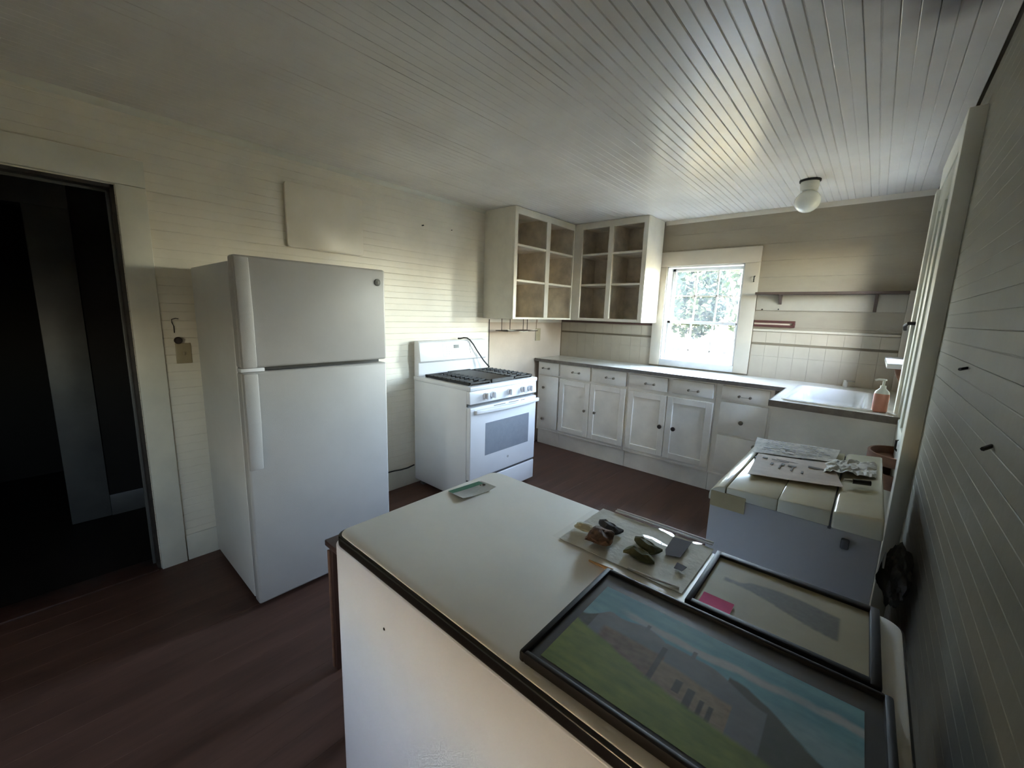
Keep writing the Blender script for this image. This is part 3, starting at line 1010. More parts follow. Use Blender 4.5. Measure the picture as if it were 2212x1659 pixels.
# grates: two ribbed side grates and a centre griddle
for ya, yb in ((2.012, 2.235), (2.505, 2.735)):
    g = B()
    for x_ in (0.145, 0.655):
        g.box(x_ - 0.007, x_ + 0.007, ya, yb, 0.938, 0.952, 0.002, 1)
    for y_ in (ya + 0.006, yb - 0.006):
        g.box(0.138, 0.662, y_ - 0.006, y_ + 0.006, 0.936, 0.952, 0.002, 1)
    for x_ in [0.145 + 0.051 * i for i in range(1, 10)]:
        g.box(x_ - 0.005, x_ + 0.005, ya, ya + 0.085, 0.938, 0.957, 0.002, 1)
        g.box(x_ - 0.005, x_ + 0.005, yb - 0.085, yb, 0.938, 0.957, 0.002, 1)
    for x_ in (0.15, 0.40, 0.65):
        for y_ in (ya + 0.008, yb - 0.008):
            g.box(x_ - 0.008, x_ + 0.008, y_ - 0.007, y_ + 0.007, 0.929, 0.942)
    mk('grate', g, M['black_iron'], rg)
    for x_ in (0.27, 0.53):
        mk('burner', B().lathe([(0.045, 0), (0.045, 0.006), (0.034, 0.008), (0.034, 0.016), (0.030, 0.018)], (x_, (ya + yb) / 2, 0.929), 'Z', 20),
           M['black_iron'], rg)
g = B().box(0.14, 0.66, 2.243, 2.497, 0.938, 0.950, 0.003, 1)
for x_ in (0.145, 0.655):
    g.box(x_ - 0.007, x_ + 0.007, 2.243, 2.497, 0.929, 0.958, 0.002, 1)
mk('griddle', g, M['black_iron'], rg)
mk('power_cord', B().tube([(0.030, 2.452, 1.222), (0.050, 2.465, 1.2225), (0.075, 2.482, 1.229), (0.092, 2.505, 1.228), (0.100, 2.53, 1.212), (0.112, 2.565, 1.170), (0.122, 2.60, 1.115),
                           (0.130, 2.635, 1.07), (0.142, 2.67, 1.02), (0.158, 2.70, 0.982), (0.175, 2.712, 0.962)], 0.0065, 8), M['rubber'],
   label='thick black cord draped over the range backguard onto the grates', cat='cord')
mk('gas_line', B().tube([(0.030, 1.70, 0.17), (0.030, 1.78, 0.168), (0.028, 1.84, 0.160), (0.028, 1.91, 0.158), (0.022, 1.98, 0.165)], 0.006, 8)
   .lathe([(0.012, 0), (0.012, 0.03)], (0.0, 1.70, 0.17), 'X', 10), M['rubber'],
   label='short black line low on the wall between refrigerator and range', cat='hose')

# ------------------------------------------------------------------ upper cabinets (open shelves)
ul = thing('wall_cabinet', (0.0, 3.25, 1.405), 'open cream wall cabinet on the left wall above the gap beside the range', 'cabinet')
fx = 0.352
ff = B()
ff.box(fx, 0.372, 2.790, 2.832, 1.405, CZ - 0.003, 0.002, 1)
ff.box(fx, 0.372, 3.246, 3.308, 1.405, CZ - 0.003, 0.002, 1)
ff.box(fx, 0.372, 3.706, 3.758, 1.405, CZ - 0.003, 0.002, 1)
ff.box(fx, 0.3715, 2.830, 3.71, 2.303, CZ - 0.003, 0.002, 1)
ff.box(fx, 0.3715, 2.830, 3.71, 1.405, 1.424, 0.002, 1)
mk('face_frame', ff, M['cab_white'], ul)
mk('side_panel', B().box(0.002, fx, 2.790, 2.806, 1.405, CZ - 0.003), M['cab_white'], ul, smooth=0)
mk('interior', B().box(0.002, 0.012, 2.806, 3.72, 1.41, CZ - 0.003).box(0.012, fx, 2.806, 2.812, 1.42, CZ - 0.003)
   .box(0.012, fx, 3.714, 3.72, 1.42, CZ - 0.003).box(0.012, fx, 2.812, 3.714, 2.335, CZ - 0.003)
   .box(0.012, 0.345, 3.270, 3.284, 1.42, 2.335), M['cab_in'], ul, smooth=0, label='bare brown cabinet interior')
mk('bottom_panel', B().box(0.002, fx, 2.806, 3.72, 1.405, 1.420), M['cab_white'], ul, smooth=0)
for z in (2.040, 1.737):
    for a, b_ in ((2.813, 3.269), (3.285, 3.713)):
        sh = mk('shelf', B().box(0.013, 0.345, a, b_, z, z + 0.018), M['cab_in'], ul, smooth=0)
        mk('shelf_edge', B().box(0.345, 0.368, max(a, 2.833), min(b_, 3.705), z - 0.001, z + 0.019, 0.002, 1), M['cab_white'], sh,
           label='cream front edge of the shelf')

ur = thing('wall_cabinet', (0.76, YB, 1.405), 'open cream wall cabinet left of the window on the back wall', 'cabinet')
fy = 3.738
ff = B()
ff.box(0.374, 0.468, 3.718, fy, 1.405, CZ - 0.003, 0.002, 1)
ff.box(0.760, 0.810, 3.718, fy, 1.405, CZ - 0.003, 0.002, 1)
ff.box(1.110, 1.154, 3.718, fy, 1.405, CZ - 0.003, 0.002, 1)
ff.box(0.466, 1.112, 3.7185, fy, 2.303, CZ - 0.003, 0.002, 1)
ff.box(0.466, 1.112, 3.7185, fy, 1.405, 1.432, 0.002, 1)
mk('face_frame', ff, M['cab_white'], ur)
mk('side_panel', B().box(1.138, 1.154, fy, YB - 0.026, 1.405, CZ - 0.003), M['cab_white'], ur, smooth=0)
mk('interior', B().box(0.40, 1.138, YB - 0.012, YB - 0.002, 1.42, CZ - 0.003).box(0.40, 0.41, fy, YB - 0.012, 1.42, CZ - 0.003)
   .box(1.130, 1.138, fy, YB - 0.012, 1.42, CZ - 0.003).box(0.41, 1.13, fy, YB - 0.012, 2.335, CZ - 0.003)
   .box(0.778, 0.792, 3.745, YB - 0.012, 1.42, 2.335), M['cab_in'], ur, smooth=0, label='bare brown cabinet interior')
mk('bottom_panel', B().box(0.40, 1.138, fy, YB - 0.026, 1.405, 1.420), M['cab_white'], ur, smooth=0)
for z in (2.046, 1.752):
    for a, b_ in ((0.411, 0.777), (0.793, 1.129)):
        sh = mk('shelf', B().box(a, b_, 3.745, YB - 0.013, z, z + 0.017), M['cab_in'], ur, smooth=0)
        mk('shelf_edge', B().box(max(a, 0.469), min(b_, 1.109), 3.722, 3.745, z - 0.001, z + 0.018, 0.002, 1), M['cab_white'], sh,
           label='cream front edge of the shelf')

# hanging rack under the left wall cabinet
rk = thing('hanging_rack', (0.17, 3.1, 1.405), 'thin dark tray hung on wires under the open wall cabinet by the range', 'rack')
mk('tray', B().box(0.07, 0.235, 2.890, 3.345, 1.285, 1.293, 0.002, 1), M['bracket'], rk)
for p in ((0.15, 2.893), (0.08, 3.09), (0.225, 3.12), (0.10, 3.335)):
    mk('wire', B().tube([(p[0], p[1], 1.405), (p[0], p[1], 1.290)], 0.0035, 6), M['bracket'], rk)
mk('wire_rail', B().tube([(0.225, 2.895, 1.30), (0.235, 3.12, 1.282), (0.225, 3.34, 1.30)], 0.003, 6), M['trim'], rk)

# ------------------------------------------------------------------ base cabinets along the back wall
FY = 3.642   # face frame plane


def pull(parent, xc, z, w=0.078):
    hd = mk('handle', B().tube([(xc - w / 2, 3.604, z), (xc, 3.602, z - 0.001), (xc + w / 2, 3.604, z)], 0.0032, 8),
            M['pale_metal'], parent, label='pale drawer pull with dark posts')
    for s in (-1, 1):
        mk('post', B().lathe([(0.013, 0.0), (0.010, -0.006), (0.006, -0.012), (0.010, -0.022), (0.0075, -0.028)], (xc + s * w / 2, 3.627, z), 'Y', 12),
           M['bronze'], hd)


def knob(parent, xc, z, mat, r=0.014):
    return mk('knob', B().lathe([(r * 0.45, 0.004), (r * 0.45, -0.010), (r, -0.016), (r * 1.02, -0.024), (r * 0.6, -0.030)], (xc, 3.622, z), 'Y', 14), mat, parent)


def drawer(parent, xa, xb, za, zb):
    return mk('drawer', B().box(xa, xb, 3.622, 3.66, za, zb, 0.006, 2), M['cab'], parent)


def cdoor(parent, xa, xb, za, zb, panel=True):
    b = B()
    if panel:
        s = 0.055
        b.box(xa, xa + s, 3.624, 3.645, za, zb, 0.003, 1).box(xb - s, xb, 3.624, 3.645, za, zb, 0.003, 1)
        b.box(xa + s - 0.001, xb - s + 0.001, 3.6242, 3.645, zb - s, zb, 0.003, 1)
        b.box(xa + s - 0.001, xb - s + 0.001, 3.6242, 3.645, za, za + s, 0.003, 1)
        d = mk('door', b, M['cab'], parent)
        mk('panel', B().box(xa + s - 0.004, xb - s + 0.004, 3.634, 3.644, za + s - 0.004, zb - s + 0.004), M['cab'], d, smooth=0)
    else:
        b.box(xa, xb, 3.624, 3.645, za, zb, 0.005, 2)
        d = mk('door', b, M['cab'], parent)
    return d


def base_unit(label, xa, xb):
    t = thing('base_cabinet', ((xa + xb) / 2, 3.87, 0), label, 'cabinet')
    mk('carcass', B().box(xa + 0.001, xb - 0.001, FY + 0.003, YB - 0.02, 0.165, 0.943), M['cab'], t, smooth=0)
    mk('kick_board', B().box(xa + 0.001, xb - 0.001, 3.672, 3.70, 0.0, 0.172, 0.002, 1), M['cab'], t)
    mk('kick_cap', B().box(xa + 0.001, xb - 0.001, FY, 3.69, 0.166, 0.182, 0.003, 1), M['cab'], t)
    return t


ua = base_unit('narrow base cabinet nearest the range, one drawer over a two-knob front', 0.035, 0.330)
d = drawer(ua, 0.055, 0.322, 0.803, 0.937)
pull(d, 0.158, 0.873)
d = cdoor(ua, 0.050, 0.322, 0.205, 0.790, False)
knob(d, 0.138, 0.661, M['bronze'])
knob(d, 0.137, 0.309, M['bronze'])
ub = base_unit('double base cabinet with small tarnished door knobs, left of the dark-knobbed one', 0.330, 1.112)
d = drawer(ub, 0.342, 0.706, 0.798, 0.937)
pull(d, 0.541, 0.868)
d = drawer(ub, 0.728, 1.094, 0.798, 0.937)
pull(d, 0.930, 0.864)
d = cdoor(ub, 0.338, 0.709, 0.205, 0.778)
knob(d, 0.670, 0.489, M['bronze'])
for z in (0.718, 0.324):
    mk('hinge', B().box(0.3305, 0.338, 3.632, 3.645, z - 0.03, z + 0.03, 0.002, 1), M['hinge'], ub)
d = cdoor(ub, 0.714, 1.098, 0.205, 0.778)
knob(d, 0.789, 0.491, M['bronze'])
uc = base_unit('double base cabinet with two round dark door knobs near the window', 1.112, 1.888)
d = drawer(uc, 1.128, 1.488, 0.806, 0.930)
pull(d, 1.332, 0.858)
d = drawer(uc, 1.530, 1.872, 0.806, 0.930)
pull(d, 1.715, 0.852)
d = cdoor(uc, 1.128, 1.493, 0.205, 0.772)
knob(d, 1.459, 0.487, M['dark_knob'], 0.019)
d = cdoor(uc, 1.499, 1.880, 0.205, 0.772)
knob(d, 1.581, 0.490, M['dark_knob'], 0.019)
ud = base_unit('three-drawer base cabinet next to the sink end panel', 1.888, 2.300)
d = drawer(ud, 1.935, 2.275, 0.815, 0.930)
pull(d, 2.106, 0.857)
d = drawer(ud, 1.935, 2.275, 0.536, 0.800)
knob(d, 2.103, 0.650, M['bronze'], 0.017)
d = drawer(ud, 1.935, 2.275, 0.205, 0.520)
knob(d, 2.215, 0.475, M['bronze'], 0.017)

# sink cabinet: leg of the L along the right wall
us_ = thing('sink_cabinet', (2.70, 3.5, 0), 'plain cream end panel of the sink cabinet by the right wall', 'cabinet')
mk('end_panel', B().box(2.388, 2.965, 2.985, 3.003, 0.0, 0.943, 0.002, 1), M['cab'], us_)
mk('side_panel', B().box(2.388, 2.404, 3.004, 3.64, 0.0, 0.943), M['cab'], us_, smooth=0)

# worktop: one L-shaped slab with the sink cut-out
ct = thing('countertop', (1.5, 3.8, 0.945), 'pale laminate L-shaped countertop under the window', 'countertop')
SX0, SX1, SY0, SY1 = 2.436, 2.846, 3.020, 3.790
slab = B()
T0, T1 = 0.9435, 0.9755
slab.box(0.012, SX0, 3.604, YB - 0.006, T0, T1)
slab.box(SX1, XR - 0.016, 3.604, YB - 0.006, T0, T1)
slab.box(SX0, SX1, SY1, YB - 0.006, T0, T1)
slab.box(2.375, SX0, 2.955, 3.604, T0, T1)
slab.box(SX1, XR - 0.038, 2.955, 3.604, T0, T1)
slab.box(SX0, SX1, 2.955, SY0, T0, T1)
mk('slab', slab, M['counter'], ct, smooth=0)
mk('edging', B().box(0.010, 2.374, 3.598, 3.6035, 0.945, 0.9760), M['edge_metal'], ct, smooth=0, label='dark metal edging')
mk('edging', B().box(2.369, 2.3745, 2.948, 3.60, 0.945, 0.9760), M['edge_metal'], ct, smooth=0, label='dark metal edging')
mk('edging', B().box(2.370, XR - 0.038, 2.946, 2.9545, 0.938, 0.9765), M['edge_metal'], ct, smooth=0, label='dark metal edging')

# sink: drop-in single bowl
def rrect(x0, x1, y0, y1, r, n=5):
    out = []
    for cx, cy, a0 in ((x1 - r, y1 - r, 0), (x0 + r, y1 - r, 90), (x0 + r, y0 + r, 180), (x1 - r, y0 + r, 270)):
        for i in range(n + 1):
            a = math.radians(a0 + 90 * i / n)
            out.append((cx + r * math.cos(a), cy + r * math.sin(a)))
    return out


sk = thing('sink', (2.64, 3.4, 0.975), 'white single-bowl drop-in kitchen sink', 'sink')
b = B()
loops = []
for (ins, z, r) in ((-0.004, 0.9758, 0.05), (-0.002, 0.985, 0.05), (0.020, 0.987, 0.045), (0.034, 0.978, 0.055), (0.046, 0.90, 0.06),
                    (0.062, 0.835, 0.06), (0.10, 0.822, 0.06)):
    loops.append([b.bm.verts.new((p[0], p[1], z)) for p in rrect(SX0 - 0.012 + ins, SX1 + 0.012 - ins, SY0 - 0.012 + ins, SY1 + 0.012 - ins, r)])
for a_, c_ in zip(loops, loops[1:]):
    n = len(a_)
    for i in range(n):
        b.bm.faces.new([a_[i], a_[(i + 1) % n], c_[(i + 1) % n], c_[i]])
b.bm.faces.new(loops[-1])
mk('basin', b, M['enamel_sink'], sk, smooth=60)
mk('drain', B().lathe([(0.04, 0), (0.04, 0.003), (0.03, 0.001)], (2.64, 3.40, 0.8225), 'Z', 20), M['chrome'], sk)
tp = thing('tap', (2.70, 4.05, 0.976), 'small pale tap on the counter behind the sink', 'tap')
mk('base', B().lathe([(0.016, 0), (0.014, 0.03), (0.012, 0.045), (0.013, 0.052)], (2.690, 4.045, 0.976), 'Z', 14), M['porcelain'], tp)
mk('lever', B().tube([(2.690, 4.045, 1.022), (2.715, 4.03, 1.026), (2.745, 4.02, 1.024)], [0.007, 0.006, 0.005], 8), M['chrome'], tp)

sb = thing('soap_dispenser', (2.885, 3.058, 0.976), 'pump bottle of pink liquid soap at the sink corner', 'soap bottle')
mk('bottle', B().lathe([(0.030, 0), (0.034, 0.005), (0.034, 0.095), (0.033, 0.103)], (2.885, 3.058, 0.976), 'Z', 24, 1.0, 0.75), M['soap'], sb)
mk('shoulder', B().lathe([(0.033, 0), (0.030, 0.012), (0.017, 0.026), (0.013, 0.032), (0.013, 0.045)], (2.885, 3.058, 1.079), 'Z', 24, 1.0, 0.75), M['soap_white'], sb,
   label='white bottle shoulder and collar')
mk('pump', B().lathe([(0.0055, 0), (0.0055, 0.03), (0.011, 0.031), (0.011, 0.038)], (2.885, 3.058, 1.122), 'Z', 14)
   .tube([(2.885, 3.058, 1.157), (2.862, 3.055, 1.158), (2.846, 3.053, 1.152)], 0.0055, 8), M['soap_white'], sb, label='white pump head')

# ------------------------------------------------------------------ back wall shelf, rail
sf = thing('wall_shelf', (2.48, YB, 1.68), 'narrow wall shelf on two dark brackets right of the window', 'shelf')
mk('board', B().box(2.010, 2.955, YB - 0.11, YB - 0.012, 1.672, 1.692, 0.002, 1), M['bracket'], sf, label='dark shelf board')
mk('backing_board', B().box(2.010, 2.955, YB - 0.012, YB - 0.001, 1.545, 1.690, 0.002, 1), paint('pale_shelf_backing', (0.37, 0.325, 0.255), 0.5, 0.06, 4.0, spec=0.2), sf)
for xc, zl in ((2.185, 1.595), (2.785, 1.545)):
    mk('bracket', B().prism([(YB - 0.085, 1.672), (YB - 0.012, 1.672), (YB - 0.012, zl), (YB - 0.020, zl), (YB - 0.03, zl + 0.02)], 'X', xc - 0.010, xc + 0.010, 0.002, 1),
       M['bracket'], sf)
rl = thing('knife_rail', (2.16, YB, 1.41), 'short red-brown slotted wooden rail on the wall beside the window', 'rail')
mk('strip', B().box(2.012, 2.308, YB - 0.022, YB - 0.001, 1.444, 1.462, 0.002, 1), M['rail'], rl)
mk('strip', B().box(2.012, 2.308, YB - 0.022, YB - 0.001, 1.408, 1.426, 0.002, 1), M['rail'], rl)
mk('back_strip', B().box(2.012, 2.308, YB - 0.008, YB - 0.001, 1.427, 1.443), M['plaster'], rl, smooth=0, label='pale back strip')
mk('end_block', B().box(2.292, 2.309, YB - 0.0225, YB - 0.001, 1.4265, 1.4435), M['rail'], rl, smooth=0)

# ------------------------------------------------------------------ ceiling light
cl = thing('ceiling_light', (2.363, 3.40, CZ), 'unlit round white globe light on the beadboard ceiling', 'ceiling light')
mk('black_disc', B().lathe([(0.060, 0), (0.060, -0.012)], (2.363, 3.40, CZ + 0.001), 'Z', 24), M['black_iron'], cl, label='black disc against the ceiling')  # flat black disc between holder and ceiling
mk('holder', B().lathe([(0.050, -0.012), (0.054, -0.03), (0.048, -0.066), (0.040, -0.070)], (2.363, 3.40, CZ), 'Z', 24), M['porcelain'], cl)
pr = [(0.030, -0.068)] + [(0.074 * math.cos(a), -0.132 + 0.068 * math.sin(a)) for a in [math.radians(62 - 15.0 * i) for i in range(10)]] + [(0.012, -0.198)]
mk('globe', B().lathe(pr, (2.363, 3.40, CZ), 'Z', 28), M['globe'], cl)

# ------------------------------------------------------------------ left wall fittings
mk('patch_board', B().prism(rrect(1.070, 1.575, 1.822, 2.205, 0.022), 'X', 0.002, 0.022, 0.004, 2), M['wall_cream'],
   label='square painted-over board covering an opening above the refrigerator', cat='panel', loc=(0, 1.32, 2.01))
sw = thing('light_switch', (0.0, 0.508, 1.14), 'tan switch plate on the left wall beside the refrigerator', 'switch')
mk('plate', B().box(0.001, 0.008, 0.474, 0.542, 1.135, 1.245, 0.003), M['tan_plate'], sw)
mk('toggle', B().box(0.007, 0.020, 0.503, 0.513, 1.180, 1.200, 0.002), M['tan_plate'], sw)
mk('coat_knob', B().lathe([(0.008, 0), (0.008, 0.02), (0.017, 0.028), (0.019, 0.038), (0.012, 0.048)], (0.001, 0.484, 1.262), 'X', 16), M['dark_knob'],
   label='round dark red knob just above the tan switch plate', cat='knob')
mk('wire_hook', B().tube([(0.001, 0.50, 1.375), (0.02, 0.485, 1.378), (0.024, 0.468, 1.372), (0.012, 0.470, 1.355), (0.005, 0.478, 1.335), (0.001, 0.478, 1.30)], 0.0022, 6), M['nail'],
   label='bent wire hook on the left wall above the dark knob', cat='hook')
ou = thing('wall_outlet', (0.0, 3.65, 1.165), 'tan outlet plate on the pinkish wall below the open cabinet', 'outlet')
mk('plate', B().box(0.0, 0.007, 3.604, 3.690, 1.165, 1.300, 0.003), M['tan_plate'], ou)
mk('cable_cover', B().box(0.0, 0.010, 3.612, 3.628, 1.302, 1.404, 0.002), M['plaster'], ou)


def nail(p, d, label, ln=0.02, r=0.005):
    p = Vector(p)
    d = Vector(d)
    mk('nail', B().tube([p, p + d * ln], r, 6), M['nail'], label=label, cat='nail')


nail((0.0, 2.094, 2.119), (1, 0, 0), 'single dark nail high on the cream wall above the range')
nail((0.0, 2.395, 2.132), (1, 0, 0), 'small nail high on the wall nearest the open wall cabinet', 0.012, 0.003)
nail((XR, 1.625, 1.352), (-0.5, -0.8, -0.10), 'dark bent nail on the right wall beside the door casing', 0.035, 0.004)
nail((XR, 1.185, 1.236), (-0.5, -0.8, -0.15), 'dark bent nail low on the right wall nearest the camera', 0.03, 0.004)

nail((2.060, YB - 0.012, 1.553), (0, -1, 0), 'dark peg in the shelf backing board next to the window casing', 0.012, 0.006)
nail((2.178, YB - 0.012, 1.556), (0, -1, 0), 'dark nail in the shelf backing board under the left bracket', 0.012, 0.005)

# ------------------------------------------------------------------ brown two-tier wall pocket on the door, bracket under the stool
wp = thing('wall_pocket', (2.93, 2.66, 0.74), 'brown rounded wooden two-tier rack hanging by the door beyond the washer', 'rack')


def half_bin(x1, yc, z0, z1, rx, ry, name):
    b = B()
    n = 14
    outer = [(x1 - rx * math.sin(math.pi * i / n), yc - ry * math.cos(math.pi * i / n)) for i in range(n + 1)]
    inner = [(x1 - (rx - 0.010) * math.sin(math.pi * i / n), yc - (ry - 0.010) * math.cos(math.pi * i / n)) for i in range(n + 1)]
    bm = b.bm
    lay_ = []
    for pts, z in ((inner, z0 + 0.010), (inner, z1), (outer, z1), (outer, z0)):
        lay_.append([bm.verts.new((p[0], p[1], z)) for p in pts])
    for a_, c_ in zip(lay_, lay_[1:]):
        for i in range(n):
            bm.faces.new([a_[i], a_[i + 1], c_[i + 1], c_[i]])
    bm.faces.new(lay_[0])
    bm.faces.new(lay_[-1])
    return mk(name, b, M['terracotta'], wp, smooth=50)


half_bin(2.985, 2.66, 0.805, 0.852, 0.125, 0.14, 'bin')
half_bin(2.985, 2.64, 0.700, 0.770, 0.115, 0.13, 'bin')
mk('back_plate', B().box(2.978, 2.987, 2.56, 2.76, 0.70, 0.93, 0.003), M['terracotta'], wp)
mk('hanger', B().tube([(2.975, 2.62, 0.93), (2.955, 2.62, 0.92), (2.955, 2.62, 0.88), (2.975, 2.62, 0.86)], 0.005, 6), M['nail'], wp, label='dark metal hanger')
mk('stool_bracket', B().prism([(2.92, 1.211), (2.988, 1.211), (2.988, 1.10), (2.965, 1.11), (2.935, 1.165)], 'Y', 3.19, 3.26, 0.004), M['terracotta'],
   label='brown wooden bracket under the white window stool', cat='bracket')

# ------------------------------------------------------------------ twin-tub washing machine
wm = thing('washing_machine', (2.675, 1.95, 0), 'cream-topped twin-tub washing machine with papers on its lid', 'washing machine')
WY0, WY1 = 1.545, 2.300
mk('body', B().box(2.440, 2.908, WY0 + 0.008, WY1 - 0.008, 0.03, 0.8365, 0.004), M['washer_body'], wm)
for x_ in (2.47, 2.84):
    for y_ in (1.58, 2.20):
        mk('foot', B().box(x_, x_ + 0.04, y_, y_ + 0.04, 0, 0.03), M['gasket'], wm, smooth=0)
# rounded front rail of the top
arc = [(2.487 - 0.052 * math.cos(math.radians(a)), 0.834 + 0.040 * math.sin(math.radians(a))) for a in range(0, 91, 10)]
mk('front_rail', B().prism([(2.435, 0.815)] + arc + [(2.487, 0.815)], 'Y', WY0, WY1, 0.006, 2), M['washer_top'], wm)
mk('lid', B().prism([(2.490, 0.838), (2.490, 0.874), (2.644, 0.882), (2.644, 0.838)], 'Y', WY0 + 0.002, WY1, 0.0035, 2), M['washer_top'], wm)
mk('lid', B().prism([(2.645, 0.838), (2.645, 0.882), (2.784, 0.889), (2.784, 0.838)], 'Y', WY0 + 0.002, WY1, 0.0035, 2), M['washer_top'], wm)
cs = mk('console', B().prism([(2.788, 0.836), (2.788, 0.888), (2.80, 0.894), (2.905, 0.905), (2.910, 0.836)], 'Y', WY0, WY1, 0.010, 3), M['washer_top'], wm)
mk('seam', B().box(2.781, 2.789, WY0 + 0.006, WY1 - 0.01, 0.830, 0.880), M['gasket'], wm, smooth=0)
mk('tape', B().box(2.442, 2.553, WY0 - 0.0012, WY0 + 0.002, 0.795, 0.852), M['tape'], wm, smooth=0, label='tan tape patch')
mk('latch_slot', B().box(2.492, 2.530, 1.975, 1.995, 0.874, 0.880), M['gasket'], wm, smooth=0)
mk('drain_cap', B().box(2.818, 2.838, WY0 - 0.012, WY0 + 0.008, 0.785, 0.815, 0.004), M['gasket'], wm)


def wtop(x_):
    return 0.874 + (x_ - 2.49) * 0.052


def sheet(name, quad, mat, lift, label, cat, curl=0.004, seed=0):
    (a, b_, c_, d_) = [Vector((*q, 0)) for q in quad]

    def fn(u, v):
        p = (a * (1 - u) + b_ * u) * (1 - v) + (d_ * (1 - u) + c_ * u) * v
        z = max(wtop(p.x), 0.874) + 0.0075 + lift + curl * mnoise.noise(Vector((p.x * 9 + seed, p.y * 9, seed))) + curl
        return (p.x, p.y, z)
    return mk(name, B().grid(fn, 14, 12, 0.0012), mat, label=label, cat=cat)


nw = sheet('newspaper_sheet', [(2.440, 2.300), (2.765, 2.296), (2.758, 2.066), (2.476, 2.016)], M['newsprint'], 0.002,
           'printed paper sheet on the far half of the washer top', 'paper', 0.005, 3)


def marks(parent, name, items, mat, zlift):
    b = B()
    for (xc, yc, wx, wy) in items:
        z = wtop(xc) + zlift
        b.box(xc - wx / 2, xc + wx / 2, yc - wy / 2, yc + wy / 2, z, z + 0.0012)
    return mk(name, b, mat, parent, smooth=0)


random.seed(11)
it = []
for r_ in range(6):
    x_ = 2.50
    while x_ < 2.72:
        w_ = random.uniform(0.008, 0.03)
        if random.random() < 0.75:
            it.append((x_ + w_ / 2, 2.26 - r_ * 0.035, w_, random.uniform(0.006, 0.022)))
        x_ += w_ + 0.008
marks(nw, 'print_blocks', it, M['print_grey'], 0.0185)
mn = sheet('instruction_booklet', [(2.500, 2.005), (2.752, 2.050), (2.800, 1.765), (2.520, 1.705)], M['manual'], 0.004,
           'pinkish printed sheet on the near half of the washer top', 'paper', 0.003, 8)
it = [(2.535, 1.955, 0.018, 0.016), (2.57, 1.885, 0.008, 0.03), (2.605, 1.90, 0.010, 0.03), (2.635, 1.90, 0.026, 0.018), (2.60, 1.86, 0.004, 0.05), (2.64, 1.86, 0.005, 0.05),
      (2.675, 1.84, 0.006, 0.03), (2.59, 1.945, 0.06, 0.006), (2.62, 1.955, 0.09, 0.004), (2.71, 1.93, 0.05, 0.02)]
marks(mn, 'print_figures', it, M['ink'], 0.0165)


def crumple(u, v):
    x_ = 2.735 + 0.150 * u
    y_ = 1.900 + 0.200 * v + 0.05 * u
    z = wtop(x_) + 0.014 + 0.022 * abs(mnoise.noise(Vector((u * 3.2, v * 3.2, 4)))) * (1 - (2 * u - 1) ** 4) + 0.012 * abs(mnoise.noise(Vector((u * 8, v * 8, 9))))
    return (x_ + 0.012 * mnoise.noise(Vector((v * 4, 2, u))), y_ + 0.012 * mnoise.noise(Vector((u * 4, 7, v))), z)


mk('tissue_paper', B().grid(crumple, 22, 22, 0.001), M['crumple'], label='crumpled white tissue on the washer beside the printed sheets', cat='tissue', smooth=20)
mp_ = thing('marker_pen', (2.84, 1.835, 0.91), 'black pen with a bright tip lying on the washer console', 'pen')
mk('barrel', B().tube([(2.822, 1.822, 0.916), (2.870, 1.832, 0.919)], [0.009, 0.009], 12), M['black_gloss'], mp_)
mk('cap', B().tube([(2.798, 1.817, 0.914), (2.821, 1.822, 0.916)], [0.006, 0.0075], 12), M['chrome'], mp_, label='bright metal cap')

# dark cloth bundle hanging in the nook between cabinet and washer
mk('cloth_bundle', B().blob((2.962, 1.70, 0.68), (0.036, 0.10, 0.085), 4, 0.35, 4, 0, 1.8), M['cloth'],
   label='dark grey cloth bundle hanging on the right wall behind the black-rimmed cabinet', cat='cloth')
mk('paper_scrap', B().prism([(1.60, 0.79), (1.64, 0.74), (1.59, 0.74)], 'X', 2.922, 2.926), M['card_white'],
   label='white triangular paper scrap showing above the dark cloth bundle', cat='paper')

# ------------------------------------------------------------------ foreground: white enamel cabinet with black-rimmed top
TZ = 0.88
tc = thing('enamel_cabinet', (2.375, 0.76, 0), 'big white enamel cabinet with black-rimmed top in the foreground', 'cabinet')
mk('body', B().prism(rrect(1.806, 2.935, 0.450, 1.065, 0.035, 6), 'Z', 0.0, 0.852, 0.006, 3), M['enamel_body'], tc)
mk('rim', B().prism(rrect(1.815, 2.932, 0.452, 1.064, 0.034, 6), 'Z', 0.850, 0.8775, 0.005, 3), M['black_gloss'], tc, label='glossy black rim')
mk('top', B().prism(rrect(1.819, 2.928, 0.460, 1.060, 0.034, 6), 'Z', 0.872, TZ, 0.003, 2), M['enamel_top'], tc, label='ivory enamel top')
mk('chip', B().lathe([(0.004, 0), (0.003, -0.001)], (2.055, 0.450, 0.735), 'Y', 8), M['black_gloss'], tc, label='small black enamel chip')

bn = thing('low_bench', (1.45, 0.80, 0), 'dark stained wooden bench end standing behind the white cabinet', 'bench')
mk('end_board', B().box(1.325, 1.350, 0.655, 0.95, 0.0, 0.545, 0.004), M['dark_wood'], bn)
mk('end_board', B().box(1.62, 1.645, 0.655, 0.95, 0.0, 0.545, 0.004), M['dark_wood'], bn)
mk('seat', B().box(1.31, 1.66, 0.645, 0.96, 0.545, 0.570, 0.005), M['dark_wood'], bn)
mk('worn_edge', B().box(1.322, 1.336, 0.648, 0.656, 0.01, 0.53, 0.002), M['terracotta'], bn, label='worn lighter front edge')

# ------------------------------------------------------------------ things on the cabinet
cdz = TZ + 0.0012
cm = Matrix.Translation((1.885, 0.885, cdz)) @ Matrix.Rotation(math.radians(84), 4, 'Z')
cd_ = thing('leaflet_card', (1.885, 0.885, cdz), 'small white card with a green band at the far corner of the cabinet top', 'card')


